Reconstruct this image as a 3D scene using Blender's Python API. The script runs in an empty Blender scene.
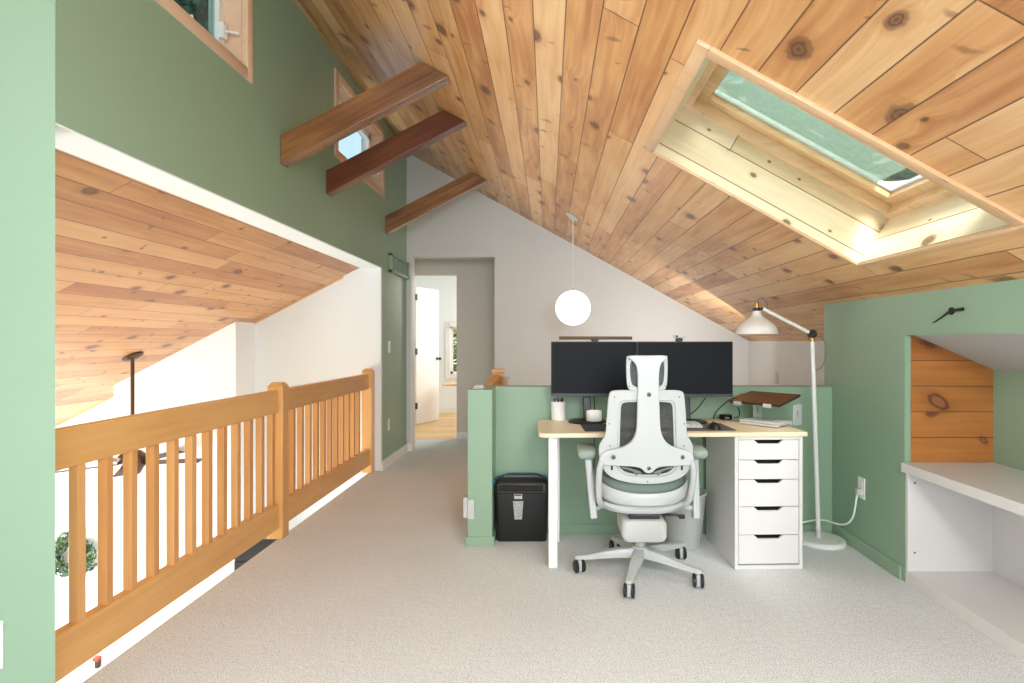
import bpy, bmesh, math, random
from mathutils import Vector, Matrix
random.seed(11)
SC = bpy.context.scene
COL = SC.collection

# ------------------------------------------------------------------ camera, world, lights, exposure
F, VX, VY, H = 585.0, 548.0, 341.5, 1.2          # focal length and vanishing point in pixels of a 1024 wide frame, eye height
cd = bpy.data.cameras.new('camera'); cam = bpy.data.objects.new('camera', cd); COL.objects.link(cam)
cam.location = (0, 0, H); cam.rotation_euler = (math.pi/2, 0, 0)
cd.sensor_width = 36.0; cd.lens = F*36.0/1024.0; cd.shift_x = -(VX-512.0)/1024.0
cd.clip_start = 0.02; cd.clip_end = 200
SC.camera = cam
w = bpy.data.worlds.new('sky'); SC.world = w; w.use_nodes = True
bg = w.node_tree.nodes['Background']; bg.inputs[0].default_value = (0.86, 0.94, 1.0, 1); bg.inputs[1].default_value = 0.9
def area(name, loc, target, sx, sy, power, color=(1, 1, 1)):
    l = bpy.data.lights.new(name, 'AREA'); l.shape = 'RECTANGLE'; l.size = sx; l.size_y = sy; l.energy = power; l.color = color
    o = bpy.data.objects.new(name, l); COL.objects.link(o); o.location = loc
    o.rotation_euler = (Vector(target)-Vector(loc)).to_track_quat('-Z', 'Y').to_euler()
    return o
area('rear_fill_light', (1.1, -2.5, 2.1), (-1.3, 2.8, 1.9), 3.0, 1.8, 70, (0.86, 0.94, 1.0))  # added fill lamp behind the camera; no window is built there
area('overhead_fill_light', (0.75, 0.1, 1.96), (0.2, 0.7, 0.6), 1.0, 0.8, 36, (0.95, 0.98, 1.0))  # unseen lamp added overhead to brighten the foreground carpet and cabinet
area('great_room_fill_light', (-6.4, 3.6, -0.4), (-3.0, 3.9, -0.3), 3.0, 3.0, 230, (0.90, 0.96, 1.0))  # unseen lamp added to whiten the great room walls
area('skylight_boost_light', (2.0, 0.7, 4.7), (1.25, 2.7, 1.7), 1.2, 1.2, 400, (1.0, 0.95, 0.92))  # area lamp added outside the skylight to strengthen its daylight
area('bedroom_window_light', (-0.3, 9.0, 1.6), (-1.6, 8.4, 0.8), 1.2, 1.4, 11, (1, 0.95, 0.88))
area('stair_fill_light', (1.3, 5.2, 1.1), (0.8, 6.4, 1.4), 0.9, 0.9, 4.0, (1, 0.98, 0.95))  # unseen lamp added behind the half wall to lift the back wall
vs = SC.view_settings
vs.view_transform = 'Standard'; vs.look = 'None'; vs.gamma = 1.0; vs.use_curve_mapping = False
vs.exposure = 1.4
SC.cycles.max_bounces = 10; SC.cycles.diffuse_bounces = 6; SC.cycles.transparent_max_bounces = 16
SC.cycles.use_denoising = True

# ------------------------------------------------------------------ helpers
def at(x, y, Y): return Vector(((x-VX)*Y/F, Y, H-(y-VY)*Y/F))
def onz(x, y, z):
    Y = (H-z)*F/(y-VY); return at(x, y, Y)
def s2l(c):
    c /= 255.0
    return c/12.92 if c <= 0.04045 else ((c+0.055)/1.055)**2.4
def rgb(r, g, b): return (s2l(r), s2l(g), s2l(b), 1)

def nd(nt, kind, **kw):
    n = nt.nodes.new(kind)
    for k, v in kw.items(): setattr(n, k, v)
    return n
def mth(nt, op, a, b=None, c=None):
    n = nt.nodes.new('ShaderNodeMath'); n.operation = op
    for i, v in enumerate((a, b, c)):
        if v is None: continue
        if isinstance(v, (int, float)): n.inputs[i].default_value = v
        else: nt.links.new(v, n.inputs[i])
    return n.outputs[0]
def mixc(nt, f, a, b, mode='MIX'):
    n = nt.nodes.new('ShaderNodeMix'); n.data_type = 'RGBA'; n.blend_type = mode
    for i, v in ((0, f), (6, a), (7, b)):
        if isinstance(v, (int, float)): n.inputs[i].default_value = v
        elif isinstance(v, tuple): n.inputs[i].default_value = v
        else: nt.links.new(v, n.inputs[i])
    return n.outputs[2]
def comb(nt, x, y, z=0.0):
    n = nt.nodes.new('ShaderNodeCombineXYZ')
    for i, v in enumerate((x, y, z)):
        if isinstance(v, (int, float)): n.inputs[i].default_value = v
        else: nt.links.new(v, n.inputs[i])
    return n.outputs[0]
def ramp(nt, fac, stops):
    n = nt.nodes.new('ShaderNodeValToRGB'); e = n.color_ramp.elements
    e[0].position, e[0].color = stops[0]; e[1].position, e[1].color = stops[-1]
    for p, c in stops[1:-1]:
        q = e.new(p); q.color = c
    nt.links.new(fac, n.inputs[0]); return n.outputs[0]

def mat(name, color, rough=0.5, metal=0.0, var=0.04, scale=6.0, bump=0.0, bscale=200.0, coat=0.0, spec=0.5, emit=None, estr=0.0):
    m = bpy.data.materials.new(name); m.use_nodes = True; nt = m.node_tree; b = nt.nodes['Principled BSDF']
    tc = nd(nt, 'ShaderNodeTexCoord')
    nz = nd(nt, 'ShaderNodeTexNoise'); nz.inputs['Scale'].default_value = scale; nz.inputs['Detail'].default_value = 3
    nt.links.new(tc.outputs['Object'], nz.inputs['Vector'])
    f = mth(nt, 'MULTIPLY_ADD', nz.outputs['Fac'], 2*var, 1-var)
    col = mixc(nt, 1.0, color, comb(nt, f, f, f), 'MULTIPLY')
    nt.links.new(col, b.inputs['Base Color'])
    b.inputs['Roughness'].default_value = rough; b.inputs['Metallic'].default_value = metal
    b.inputs['Coat Weight'].default_value = coat; b.inputs['Specular IOR Level'].default_value = spec
    if bump:
        n2 = nd(nt, 'ShaderNodeTexNoise'); n2.inputs['Scale'].default_value = bscale; n2.inputs['Detail'].default_value = 2
        nt.links.new(tc.outputs['Object'], n2.inputs['Vector'])
        bp = nd(nt, 'ShaderNodeBump'); bp.inputs['Strength'].default_value = bump; bp.inputs['Distance'].default_value = 0.01
        nt.links.new(n2.outputs['Fac'], bp.inputs['Height']); nt.links.new(bp.outputs[0], b.inputs['Normal'])
    if emit:
        b.inputs['Emission Color'].default_value = emit; b.inputs['Emission Strength'].default_value = estr
    return m

def wood(name, pale, mid, dark, plank=0.0, length=1.6, knots=0.3, spikes=0.0, knotcol=rgb(92, 56, 40), grain=1.0, rough=0.38, spread=1.0, coat=0.0, kscale=4.2, groove=0.014, knot_at=(), voff=0.0):
    """boards along U (metres), plank width along V; per board tone, grain, knots, grooves"""
    m = bpy.data.materials.new(name); m.use_nodes = True; nt = m.node_tree; b = nt.nodes['Principled BSDF']; L = nt.links
    uv = nd(nt, 'ShaderNodeUVMap'); sp = nd(nt, 'ShaderNodeSeparateXYZ'); L.new(uv.outputs[0], sp.inputs[0])
    oi = nd(nt, 'ShaderNodeObjectInfo')
    u = mth(nt, 'ADD', sp.outputs[0], mth(nt, 'MULTIPLY', oi.outputs['Random'], 3.7)) if not plank else sp.outputs[0]
    v = mth(nt, 'ADD', sp.outputs[1], voff)
    if plank:
        pv = mth(nt, 'DIVIDE', v, plank); row = mth(nt, 'FLOOR', pv); fr = mth(nt, 'FRACT', pv)
        w1 = nd(nt, 'ShaderNodeTexWhiteNoise', noise_dimensions='1D'); L.new(row, w1.inputs['W'])
        uu = mth(nt, 'ADD', mth(nt, 'DIVIDE', u, length), mth(nt, 'MULTIPLY', w1.outputs['Value'], 9.7))
        cl = mth(nt, 'FLOOR', uu); fu = mth(nt, 'FRACT', uu)
        w2 = nd(nt, 'ShaderNodeTexWhiteNoise', noise_dimensions='2D'); L.new(comb(nt, row, cl), w2.inputs['Vector'])
        rnd = w2.outputs['Value']
        s2 = nd(nt, 'ShaderNodeSeparateColor'); L.new(w2.outputs['Color'], s2.inputs[0]); rnd2 = s2.outputs[1]
    else:
        rnd = oi.outputs['Random']; rnd2 = mth(nt, 'FRACT', mth(nt, 'MULTIPLY', rnd, 17.3))
    # knots
    vk = nd(nt, 'ShaderNodeTexVoronoi', voronoi_dimensions='2D', feature='F1'); vk.inputs['Scale'].default_value = 1.0
    L.new(comb(nt, mth(nt, 'ADD', mth(nt, 'MULTIPLY', u, kscale*0.8), mth(nt, 'MULTIPLY', rnd, 40.0)), mth(nt, 'MULTIPLY', v, kscale*1.25)), vk.inputs['Vector'])
    sk = nd(nt, 'ShaderNodeSeparateColor'); L.new(vk.outputs['Color'], sk.inputs[0])
    size = mth(nt, 'MULTIPLY_ADD', mth(nt, 'POWER', sk.outputs[1], 2.0), 0.17, 0.04)
    present = mth(nt, 'LESS_THAN', sk.outputs[0], knots)
    kd = mth(nt, 'DIVIDE', vk.outputs['Distance'], size)
    wob = nd(nt, 'ShaderNodeTexNoise'); wob.inputs['Scale'].default_value = 30; L.new(comb(nt, u, v, rnd), wob.inputs['Vector'])
    kd = mth(nt, 'ADD', kd, mth(nt, 'MULTIPLY_ADD', wob.outputs['Fac'], 0.8, -0.4))
    # grain
    bend = mth(nt, 'MULTIPLY', mth(nt, 'MULTIPLY', present, 0.05), mth(nt, 'POWER', 2.718, mth(nt, 'MULTIPLY', vk.outputs['Distance'], -5.0)))
    gv = comb(nt, mth(nt, 'MULTIPLY', u, 1.6), mth(nt, 'MULTIPLY', mth(nt, 'ADD', v, bend), 34.0), mth(nt, 'MULTIPLY', rnd, 57.0))
    g = nd(nt, 'ShaderNodeTexNoise'); g.inputs['Scale'].default_value = 1.0; g.inputs['Detail'].default_value = 4; g.inputs['Distortion'].default_value = 0.6
    L.new(gv, g.inputs['Vector'])
    g2 = nd(nt, 'ShaderNodeTexNoise'); g2.inputs['Scale'].default_value = 1.0; g2.inputs['Detail'].default_value = 2
    L.new(comb(nt, mth(nt, 'MULTIPLY', u, 2.2), mth(nt, 'MULTIPLY', v, 9.0), mth(nt, 'MULTIPLY', rnd, 23.0)), g2.inputs['Vector'])
    t = mth(nt, 'ADD', mth(nt, 'MULTIPLY_ADD', mth(nt, 'SUBTRACT', rnd2, 0.5), 0.75*spread, 0.5),
            mth(nt, 'ADD', mth(nt, 'MULTIPLY', mth(nt, 'SUBTRACT', g.outputs['Fac'], 0.5), 0.75*grain), mth(nt, 'MULTIPLY', mth(nt, 'SUBTRACT', g2.outputs['Fac'], 0.5), 0.7*grain)))
    col = ramp(nt, t, [(0.0, pale), (0.5, mid), (1.0, dark)])
    halo = mth(nt, 'MULTIPLY', present, mth(nt, 'SUBTRACT', 1.0, nmap(nt, kd, 1.0, 2.6)))
    col = mixc(nt, mth(nt, 'MULTIPLY', halo, 0.35), col, dark)
    core = mth(nt, 'MULTIPLY', mth(nt, 'MULTIPLY', present, mth(nt, 'SUBTRACT', 1.0, nmap(nt, kd, 0.65, 1.35))), mth(nt, 'MULTIPLY_ADD', mth(nt, 'SINE', mth(nt, 'MULTIPLY', kd, 14.0)), 0.14, 0.84))
    col = mixc(nt, mth(nt, 'MULTIPLY', core, 0.95), col, knotcol)
    for (ku, kv, kr, el) in knot_at:      # single large knots: place in metres, radius, elongation
        du = mth(nt, 'MULTIPLY', mth(nt, 'SUBTRACT', sp.outputs[0], ku), 1.0/(kr*el)); dv = mth(nt, 'MULTIPLY', mth(nt, 'ADD', mth(nt, 'SUBTRACT', sp.outputs[1], kv), mth(nt, 'MULTIPLY', mth(nt, 'SUBTRACT', sp.outputs[0], ku), 0.45)), 1.0/kr)
        q = mth(nt, 'SQRT', mth(nt, 'ADD', mth(nt, 'MULTIPLY', du, du), mth(nt, 'MULTIPLY', dv, dv)))
        q = mth(nt, 'ADD', q, mth(nt, 'MULTIPLY_ADD', wob.outputs['Fac'], 0.5, -0.25))
        col = mixc(nt, mth(nt, 'MULTIPLY', mth(nt, 'SUBTRACT', 1.0, nmap(nt, q, 0.9, 2.4)), 0.5), col, dark)
        rim = mth(nt, 'SUBTRACT', 1.0, nmap(nt, mth(nt, 'ABSOLUTE', mth(nt, 'SUBTRACT', q, 0.85)), 0.08, 0.32))
        col = mixc(nt, mth(nt, 'MULTIPLY', rim, 0.85), col, knotcol)
        col = mixc(nt, mth(nt, 'MULTIPLY', mth(nt, 'SUBTRACT', 1.0, nmap(nt, q, 0.5, 0.9)), 0.6), col, rgb(140, 84, 56))
    if spikes:
        v2 = nd(nt, 'ShaderNodeTexVoronoi', voronoi_dimensions='2D', feature='F1'); v2.inputs['Scale'].default_value = 1.0
        n3 = nd(nt, 'ShaderNodeTexNoise'); n3.inputs['Scale'].default_value = 14.0; L.new(comb(nt, u, v, rnd), n3.inputs['Vector'])
        uj = mth(nt, 'ADD', mth(nt, 'ADD', u, mth(nt, 'MULTIPLY', v, 0.55)), mth(nt, 'MULTIPLY_ADD', n3.outputs['Fac'], 0.06, -0.03))
        L.new(comb(nt, mth(nt, 'ADD', mth(nt, 'MULTIPLY', uj, 7.0), mth(nt, 'MULTIPLY', rnd2, 31.0)), mth(nt, 'MULTIPLY', v, 3.4)), v2.inputs['Vector'])
        s3 = nd(nt, 'ShaderNodeSeparateColor'); L.new(v2.outputs['Color'], s3.inputs[0])
        stk = mth(nt, 'MULTIPLY', mth(nt, 'LESS_THAN', s3.outputs[0], spikes), mth(nt, 'SUBTRACT', 1.0, nmap(nt, v2.outputs['Distance'], 0.03, mth(nt, 'MULTIPLY_ADD', s3.outputs[1], 0.12, 0.05))))
        col = mixc(nt, mth(nt, 'MULTIPLY', stk, 0.6), col, rgb(120, 74, 42))
    if plank:
        e = mth(nt, 'MINIMUM', fr, mth(nt, 'SUBTRACT', 1.0, fr))
        eu = mth(nt, 'MULTIPLY', mth(nt, 'MINIMUM', fu, mth(nt, 'SUBTRACT', 1.0, fu)), length/plank)
        gl = mth(nt, 'SUBTRACT', 1.0, nmap(nt, mth(nt, 'MINIMUM', e, eu), groove*0.6, groove*1.9))
        col = mixc(nt, mth(nt, 'MULTIPLY', gl, 0.8), col, rgb(84, 52, 30))
        hgt = mth(nt, 'ADD', mth(nt, 'MULTIPLY', gl, -1.0), mth(nt, 'MULTIPLY', g.outputs['Fac'], 0.05))
        bp = nd(nt, 'ShaderNodeBump'); bp.inputs['Strength'].default_value = 0.5; bp.inputs['Distance'].default_value = 0.004
        L.new(hgt, bp.inputs['Height']); L.new(bp.outputs[0], b.inputs['Normal'])
    L.new(col, b.inputs['Base Color']); b.inputs['Roughness'].default_value = rough; b.inputs['Coat Weight'].default_value = coat
    b.inputs['Coat Roughness'].default_value = 0.25
    return m
def nmap(nt, x, a, b):
    n = nt.nodes.new('ShaderNodeMapRange'); n.interpolation_type = 'SMOOTHSTEP'
    nt.links.new(x, n.inputs[0]); n.inputs[1].default_value = a
    if isinstance(b, (int, float)): n.inputs[2].default_value = b
    else: nt.links.new(b, n.inputs[2])
    return n.outputs[0]
def glass(name, tint, opacity=0.0, rough=0.02, body=(0.3, 0.3, 0.3, 1)):
    m = bpy.data.materials.new(name); m.use_nodes = True; nt = m.node_tree; nt.nodes.remove(nt.nodes['Principled BSDF'])
    out = nt.nodes['Material Output']; t = nd(nt, 'ShaderNodeBsdfTransparent'); t.inputs[0].default_value = tint
    g = nd(nt, 'ShaderNodeBsdfGlossy'); g.inputs['Roughness'].default_value = rough
    fr = nd(nt, 'ShaderNodeLayerWeight'); fr.inputs[0].default_value = 0.5
    mx = nd(nt, 'ShaderNodeMixShader'); nt.links.new(mth(nt, 'MULTIPLY_ADD', mth(nt, 'POWER', fr.outputs[1], 4.0), 0.5, 0.03), mx.inputs[0]); nt.links.new(t.outputs[0], mx.inputs[1]); nt.links.new(g.outputs[0], mx.inputs[2])
    if opacity:
        d = nd(nt, 'ShaderNodeBsdfDiffuse'); d.inputs[0].default_value = body
        tl = nd(nt, 'ShaderNodeBsdfTranslucent'); tl.inputs[0].default_value = body
        tc = nd(nt, 'ShaderNodeTexCoord'); nz = nd(nt, 'ShaderNodeTexNoise'); nz.inputs['Scale'].default_value = 55; nz.inputs['Detail'].default_value = 4
        nt.links.new(tc.outputs['Object'], nz.inputs['Vector'])
        dl = nd(nt, 'ShaderNodeMixShader'); dl.inputs[0].default_value = 0.5; nt.links.new(d.outputs[0], dl.inputs[1]); nt.links.new(tl.outputs[0], dl.inputs[2])
        m2 = nd(nt, 'ShaderNodeMixShader'); nt.links.new(mth(nt, 'MULTIPLY_ADD', nz.outputs['Fac'], 0.5, opacity-0.25), m2.inputs[0])
        nt.links.new(mx.outputs[0], m2.inputs[1]); nt.links.new(dl.outputs[0], m2.inputs[2]); mx = m2
    nt.links.new(mx.outputs[0], out.inputs[0]); return m
def meshy(name, color, open_=0.4, scale=900.0):
    """open woven net"""
    m = bpy.data.materials.new(name); m.use_nodes = True; nt = m.node_tree; b = nt.nodes['Principled BSDF']; out = nt.nodes['Material Output']
    b.inputs['Base Color'].default_value = color; b.inputs['Roughness'].default_value = 0.7
    tc = nd(nt, 'ShaderNodeTexCoord'); ck = nd(nt, 'ShaderNodeTexChecker'); ck.inputs['Scale'].default_value = scale
    nt.links.new(tc.outputs['Object'], ck.inputs['Vector'])
    t = nd(nt, 'ShaderNodeBsdfTransparent'); mx = nd(nt, 'ShaderNodeMixShader')
    nt.links.new(mth(nt, 'MULTIPLY_ADD', ck.outputs['Fac'], 0.5, 0.75-open_), mx.inputs[0]); nt.links.new(t.outputs[0], mx.inputs[1]); nt.links.new(b.outputs[0], mx.inputs[2])
    nt.links.new(mx.outputs[0], out.inputs[0]); return m
def carpet_mat():
    m = bpy.data.materials.new('carpet'); m.use_nodes = True; nt = m.node_tree; b = nt.nodes['Principled BSDF']; L = nt.links
    tc = nd(nt, 'ShaderNodeTexCoord')
    def nz(s, d):
        n = nd(nt, 'ShaderNodeTexNoise'); n.inputs['Scale'].default_value = s; n.inputs['Detail'].default_value = d; L.new(tc.outputs['Object'], n.inputs['Vector']); return n.outputs['Fac']
    fine = nz(190, 4); mid = nz(34, 3); big = nz(2.2, 2)
    c = ramp(nt, fine, [(0.28, rgb(172, 175, 175)), (0.5, rgb(224, 227, 227)), (0.68, rgb(244, 246, 246))])
    f = mth(nt, 'ADD', mth(nt, 'MULTIPLY', mid, 0.16), mth(nt, 'MULTIPLY_ADD', big, 0.10, 0.87))
    c = mixc(nt, 1.0, c, comb(nt, f, f, f), 'MULTIPLY')
    L.new(c, b.inputs['Base Color']); b.inputs['Roughness'].default_value = 1.0; b.inputs['Specular IOR Level'].default_value = 0.1
    bp = nd(nt, 'ShaderNodeBump'); bp.inputs['Strength'].default_value = 0.7; bp.inputs['Distance'].default_value = 0.008
    L.new(mth(nt, 'ADD', fine, mth(nt, 'MULTIPLY', mid, 0.8)), bp.inputs['Height']); L.new(bp.outputs[0], b.inputs['Normal'])
    return m
def foliage_mat(name, c1, c2, c3, scale=22):
    m = bpy.data.materials.new(name); m.use_nodes = True; nt = m.node_tree; b = nt.nodes['Principled BSDF']
    tc = nd(nt, 'ShaderNodeTexCoord'); n = nd(nt, 'ShaderNodeTexNoise'); n.inputs['Scale'].default_value = scale; n.inputs['Detail'].default_value = 5
    nt.links.new(tc.outputs['Object'], n.inputs['Vector'])
    nt.links.new(ramp(nt, n.outputs['Fac'], [(0.3, c1), (0.5, c2), (0.7, c3)]), b.inputs['Base Color']); b.inputs['Roughness'].default_value = 0.7
    return m

M = {}
M['green'] = mat('green_paint', rgb(141, 168, 142), 0.38, var=0.02, scale=1.3, bump=0.02, bscale=60)
M['white_wall'] = mat('warm_white_paint', rgb(211, 211, 209), 0.6, var=0.012, scale=1.1)
M['bright_wall'] = mat('bright_white_paint', rgb(234, 239, 242), 0.6, var=0.01)
M['hall_wall'] = mat('warm_hall_paint', rgb(216, 206, 194), 0.6, var=0.012)
M['grey_wall'] = mat('grey_soffit_paint', rgb(176, 174, 172), 0.7, var=0.015)
M['trim_white'] = mat('white_trim', rgb(236, 234, 230), 0.4, var=0.01)
M['carpet'] = carpet_mat()
M['pine'] = wood('pine_ceiling', rgb(226, 184, 134), rgb(206, 153, 98), rgb(168, 106, 58), plank=0.137, length=3.0, knots=0.42, spikes=0.3, grain=1.35, coat=0.25, kscale=4.6)
M['pine_low'] = wood('pine_low_ceiling', rgb(222, 174, 122), rgb(206, 150, 94), rgb(172, 108, 60), plank=0.115, length=1.5, knots=0.35, spikes=0.25, coat=0.15, kscale=5.0)
M['pine_pale'] = wood('pale_pine_shaft', rgb(240, 226, 198), rgb(230, 212, 178), rgb(206, 178, 134), plank=0.135, length=30.0, knots=0.4, coat=0.1, kscale=5.5)
M['pine_panel'] = wood('amber_pine_panel', rgb(196, 130, 66), rgb(174, 108, 48), rgb(140, 80, 34), plank=0.1275, length=40.0, knots=0.25, spikes=0.12, spread=0.4, coat=0.3, kscale=5.0, voff=-0.0845, knot_at=((1.945, 0.90, 0.034, 1.5), (2.172, 0.708, 0.015, 1.2)), knotcol=rgb(84, 40, 30))
M['pine_trim'] = wood('pine_trim', rgb(220, 184, 146), rgb(206, 166, 124), rgb(178, 134, 94), knots=0.12, coat=0.15)
M['win_wood'] = wood('window_wood', rgb(234, 206, 180), rgb(224, 190, 160), rgb(204, 164, 130), knots=0.0, coat=0.2)
M['sash_wood'] = wood('sash_wood', rgb(238, 214, 178), rgb(226, 196, 152), rgb(200, 160, 112), knots=0.05, coat=0.2)
M['oak'] = wood('honey_oak', rgb(234, 186, 120), rgb(218, 164, 98), rgb(190, 132, 68), knots=0.0, grain=0.8, coat=0.3, spread=0.5)
M['oak_red'] = wood('honey_oak_baluster', rgb(230, 178, 118), rgb(214, 156, 96), rgb(186, 122, 66), knots=0.0, grain=0.7, coat=0.25, spread=0.6)
M['beam_mid'] = wood('stained_beam', rgb(168, 120, 70), rgb(128, 80, 42), rgb(84, 48, 24), knots=0.2, grain=1.5, rough=0.24, coat=1.0, spread=0.2)
M['beam_dark'] = wood('dark_stained_beam', rgb(128, 70, 38), rgb(98, 48, 24), rgb(62, 28, 14), knots=0.25, grain=1.2, rough=0.26, coat=0.5, spread=0.2)
M['birch'] = wood('birch_desktop', rgb(234, 218, 192), rgb(226, 206, 174), rgb(210, 188, 152), knots=0.0, grain=0.5, rough=0.4)
M['floor_wood'] = wood('light_oak_floor', rgb(236, 200, 140), rgb(226, 184, 118), rgb(206, 160, 96), plank=0.12, length=1.4, knots=0.0, rough=0.3)
M['white'] = mat('white_laminate', rgb(216, 214, 211), 0.35, var=0.01)
M['white_metal'] = mat('white_powder_coat', rgb(232, 232, 228), 0.35, var=0.01)
M['white_plastic'] = mat('white_plastic', rgb(188, 191, 190), 0.36, var=0.01)
M['grey_plastic'] = mat('light_grey_plastic', rgb(188, 190, 186), 0.45, var=0.02)
M['pad_grey'] = mat('sage_grey_pad', rgb(150, 164, 156), 0.6, var=0.03)
M['seat_fabric'] = mat('grey_green_seat_fabric', rgb(112, 128, 120), 0.85, var=0.06, scale=40, bump=0.1, bscale=400)
M['mid_grey'] = mat('mid_grey_plastic', rgb(120, 122, 120), 0.5, var=0.02)
M['black'] = mat('black_plastic', rgb(26, 26, 27), 0.42, var=0.03)
M['black_gloss'] = mat('black_gloss', rgb(14, 14, 15), 0.16, var=0.02)
M['screen'] = mat('dark_screen', rgb(16, 19, 24), 0.5, var=0.02, spec=0.15)
M['bezel'] = mat('dark_bezel', rgb(42, 48, 56), 0.4, var=0.02)
M['dark_hole'] = mat('dark_recess', rgb(36, 34, 33), 0.9, var=0.02)
M['navy'] = mat('navy_felt', rgb(52, 58, 72), 0.95, var=0.05, scale=60)
M['mat_grey'] = mat('grey_brown_felt', rgb(96, 86, 86), 0.95, var=0.05, scale=60)
M['alu'] = mat('brushed_aluminium', rgb(216, 216, 216), 0.4, 0.3, var=0.02)
M['laptop'] = mat('lid_reflected_ceiling', rgb(92, 56, 34), 0.22, 0.35, var=0.04)  # brown of the reflected pine ceiling is put into the base colour
M['brass'] = mat('brass', rgb(190, 140, 70), 0.3, 0.9, var=0.03)
M['bronze'] = mat('oil_rubbed_bronze', rgb(96, 72, 54), 0.4, 0.6, var=0.05)
M['cable_black'] = mat('black_cable', rgb(24, 26, 26), 0.5)
M['cable_grey'] = mat('grey_cable', rgb(120, 122, 116), 0.5)
M['cable_white'] = mat('white_cable', rgb(226, 232, 226), 0.45)
M['bag_blue'] = mat('blue_bag', rgb(24, 74, 104), 0.35, var=0.1, scale=30)
M['shreds'] = mat('paper_shreds', rgb(168, 168, 166), 0.8, var=0.75, scale=130)
M['ceramic'] = mat('white_ceramic', rgb(238, 238, 236), 0.2, var=0.01)
M['globe'] = mat('lit_opal_glass', rgb(245, 245, 242), 0.15, var=0.0, emit=(1, 0.98, 0.95, 1), estr=0.7)
M['chair_net'] = meshy('chair_net', rgb(64, 66, 66), 0.34, 420)
M['head_net'] = meshy('headrest_net', rgb(92, 104, 104), 0.3, 420)
M['glass_teal'] = glass('tinted_glass', (0.50, 0.64, 0.66, 1))
M['glass_clear'] = glass('pale_glass', (0.62, 0.72, 0.78, 1))
M['glass_sky'] = glass('skylight_glass', (0.78, 0.80, 0.80, 1))
M['screen_net'] = glass('green_screen_net', (0.78, 0.80, 0.76, 1), 0.5, 0.3, rgb(136, 158, 144))
M['red'] = mat('red_enamel', rgb(206, 60, 40), 0.4)
M['leaf'] = foliage_mat('wreath_leaves', rgb(28, 50, 30), rgb(52, 84, 46), rgb(98, 128, 76), 14)
M['conifer'] = foliage_mat('blue_green_foliage', rgb(36, 62, 58), rgb(72, 106, 94), rgb(120, 156, 138), 9)
M['garden'] = foliage_mat('yellow_green_foliage', rgb(104, 110, 46), rgb(172, 180, 84), rgb(236, 236, 170), 7)
M['bark'] = mat('bark', rgb(92, 76, 62), 0.9, var=0.2, scale=12)
M['wicker'] = mat('wicker', rgb(190, 126, 62), 0.6, var=0.1, scale=60)
M['tan'] = mat('tan_leather', rgb(168, 104, 52), 0.5, var=0.06)

ROOTM = {}
def empty(name, loc=(0, 0, 0), rz=0.0):
    o = bpy.data.objects.new(name, None); COL.objects.link(o); o.location = loc; o.rotation_euler = (0, 0, rz); o.empty_display_size = 0.1
    ROOTM[o.name] = Matrix.Translation(Vector(loc)) @ Matrix.Rotation(rz, 4, 'Z')
    return o
def tag(o, label, cat, group=None):
    o['label'] = label; o['category'] = cat
    if group: o['group'] = group
    return o
def thing(name, label, cat, loc=(0, 0, 0), rz=0.0, group=None): return tag(empty(name, loc, rz), label, cat, group)

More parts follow.
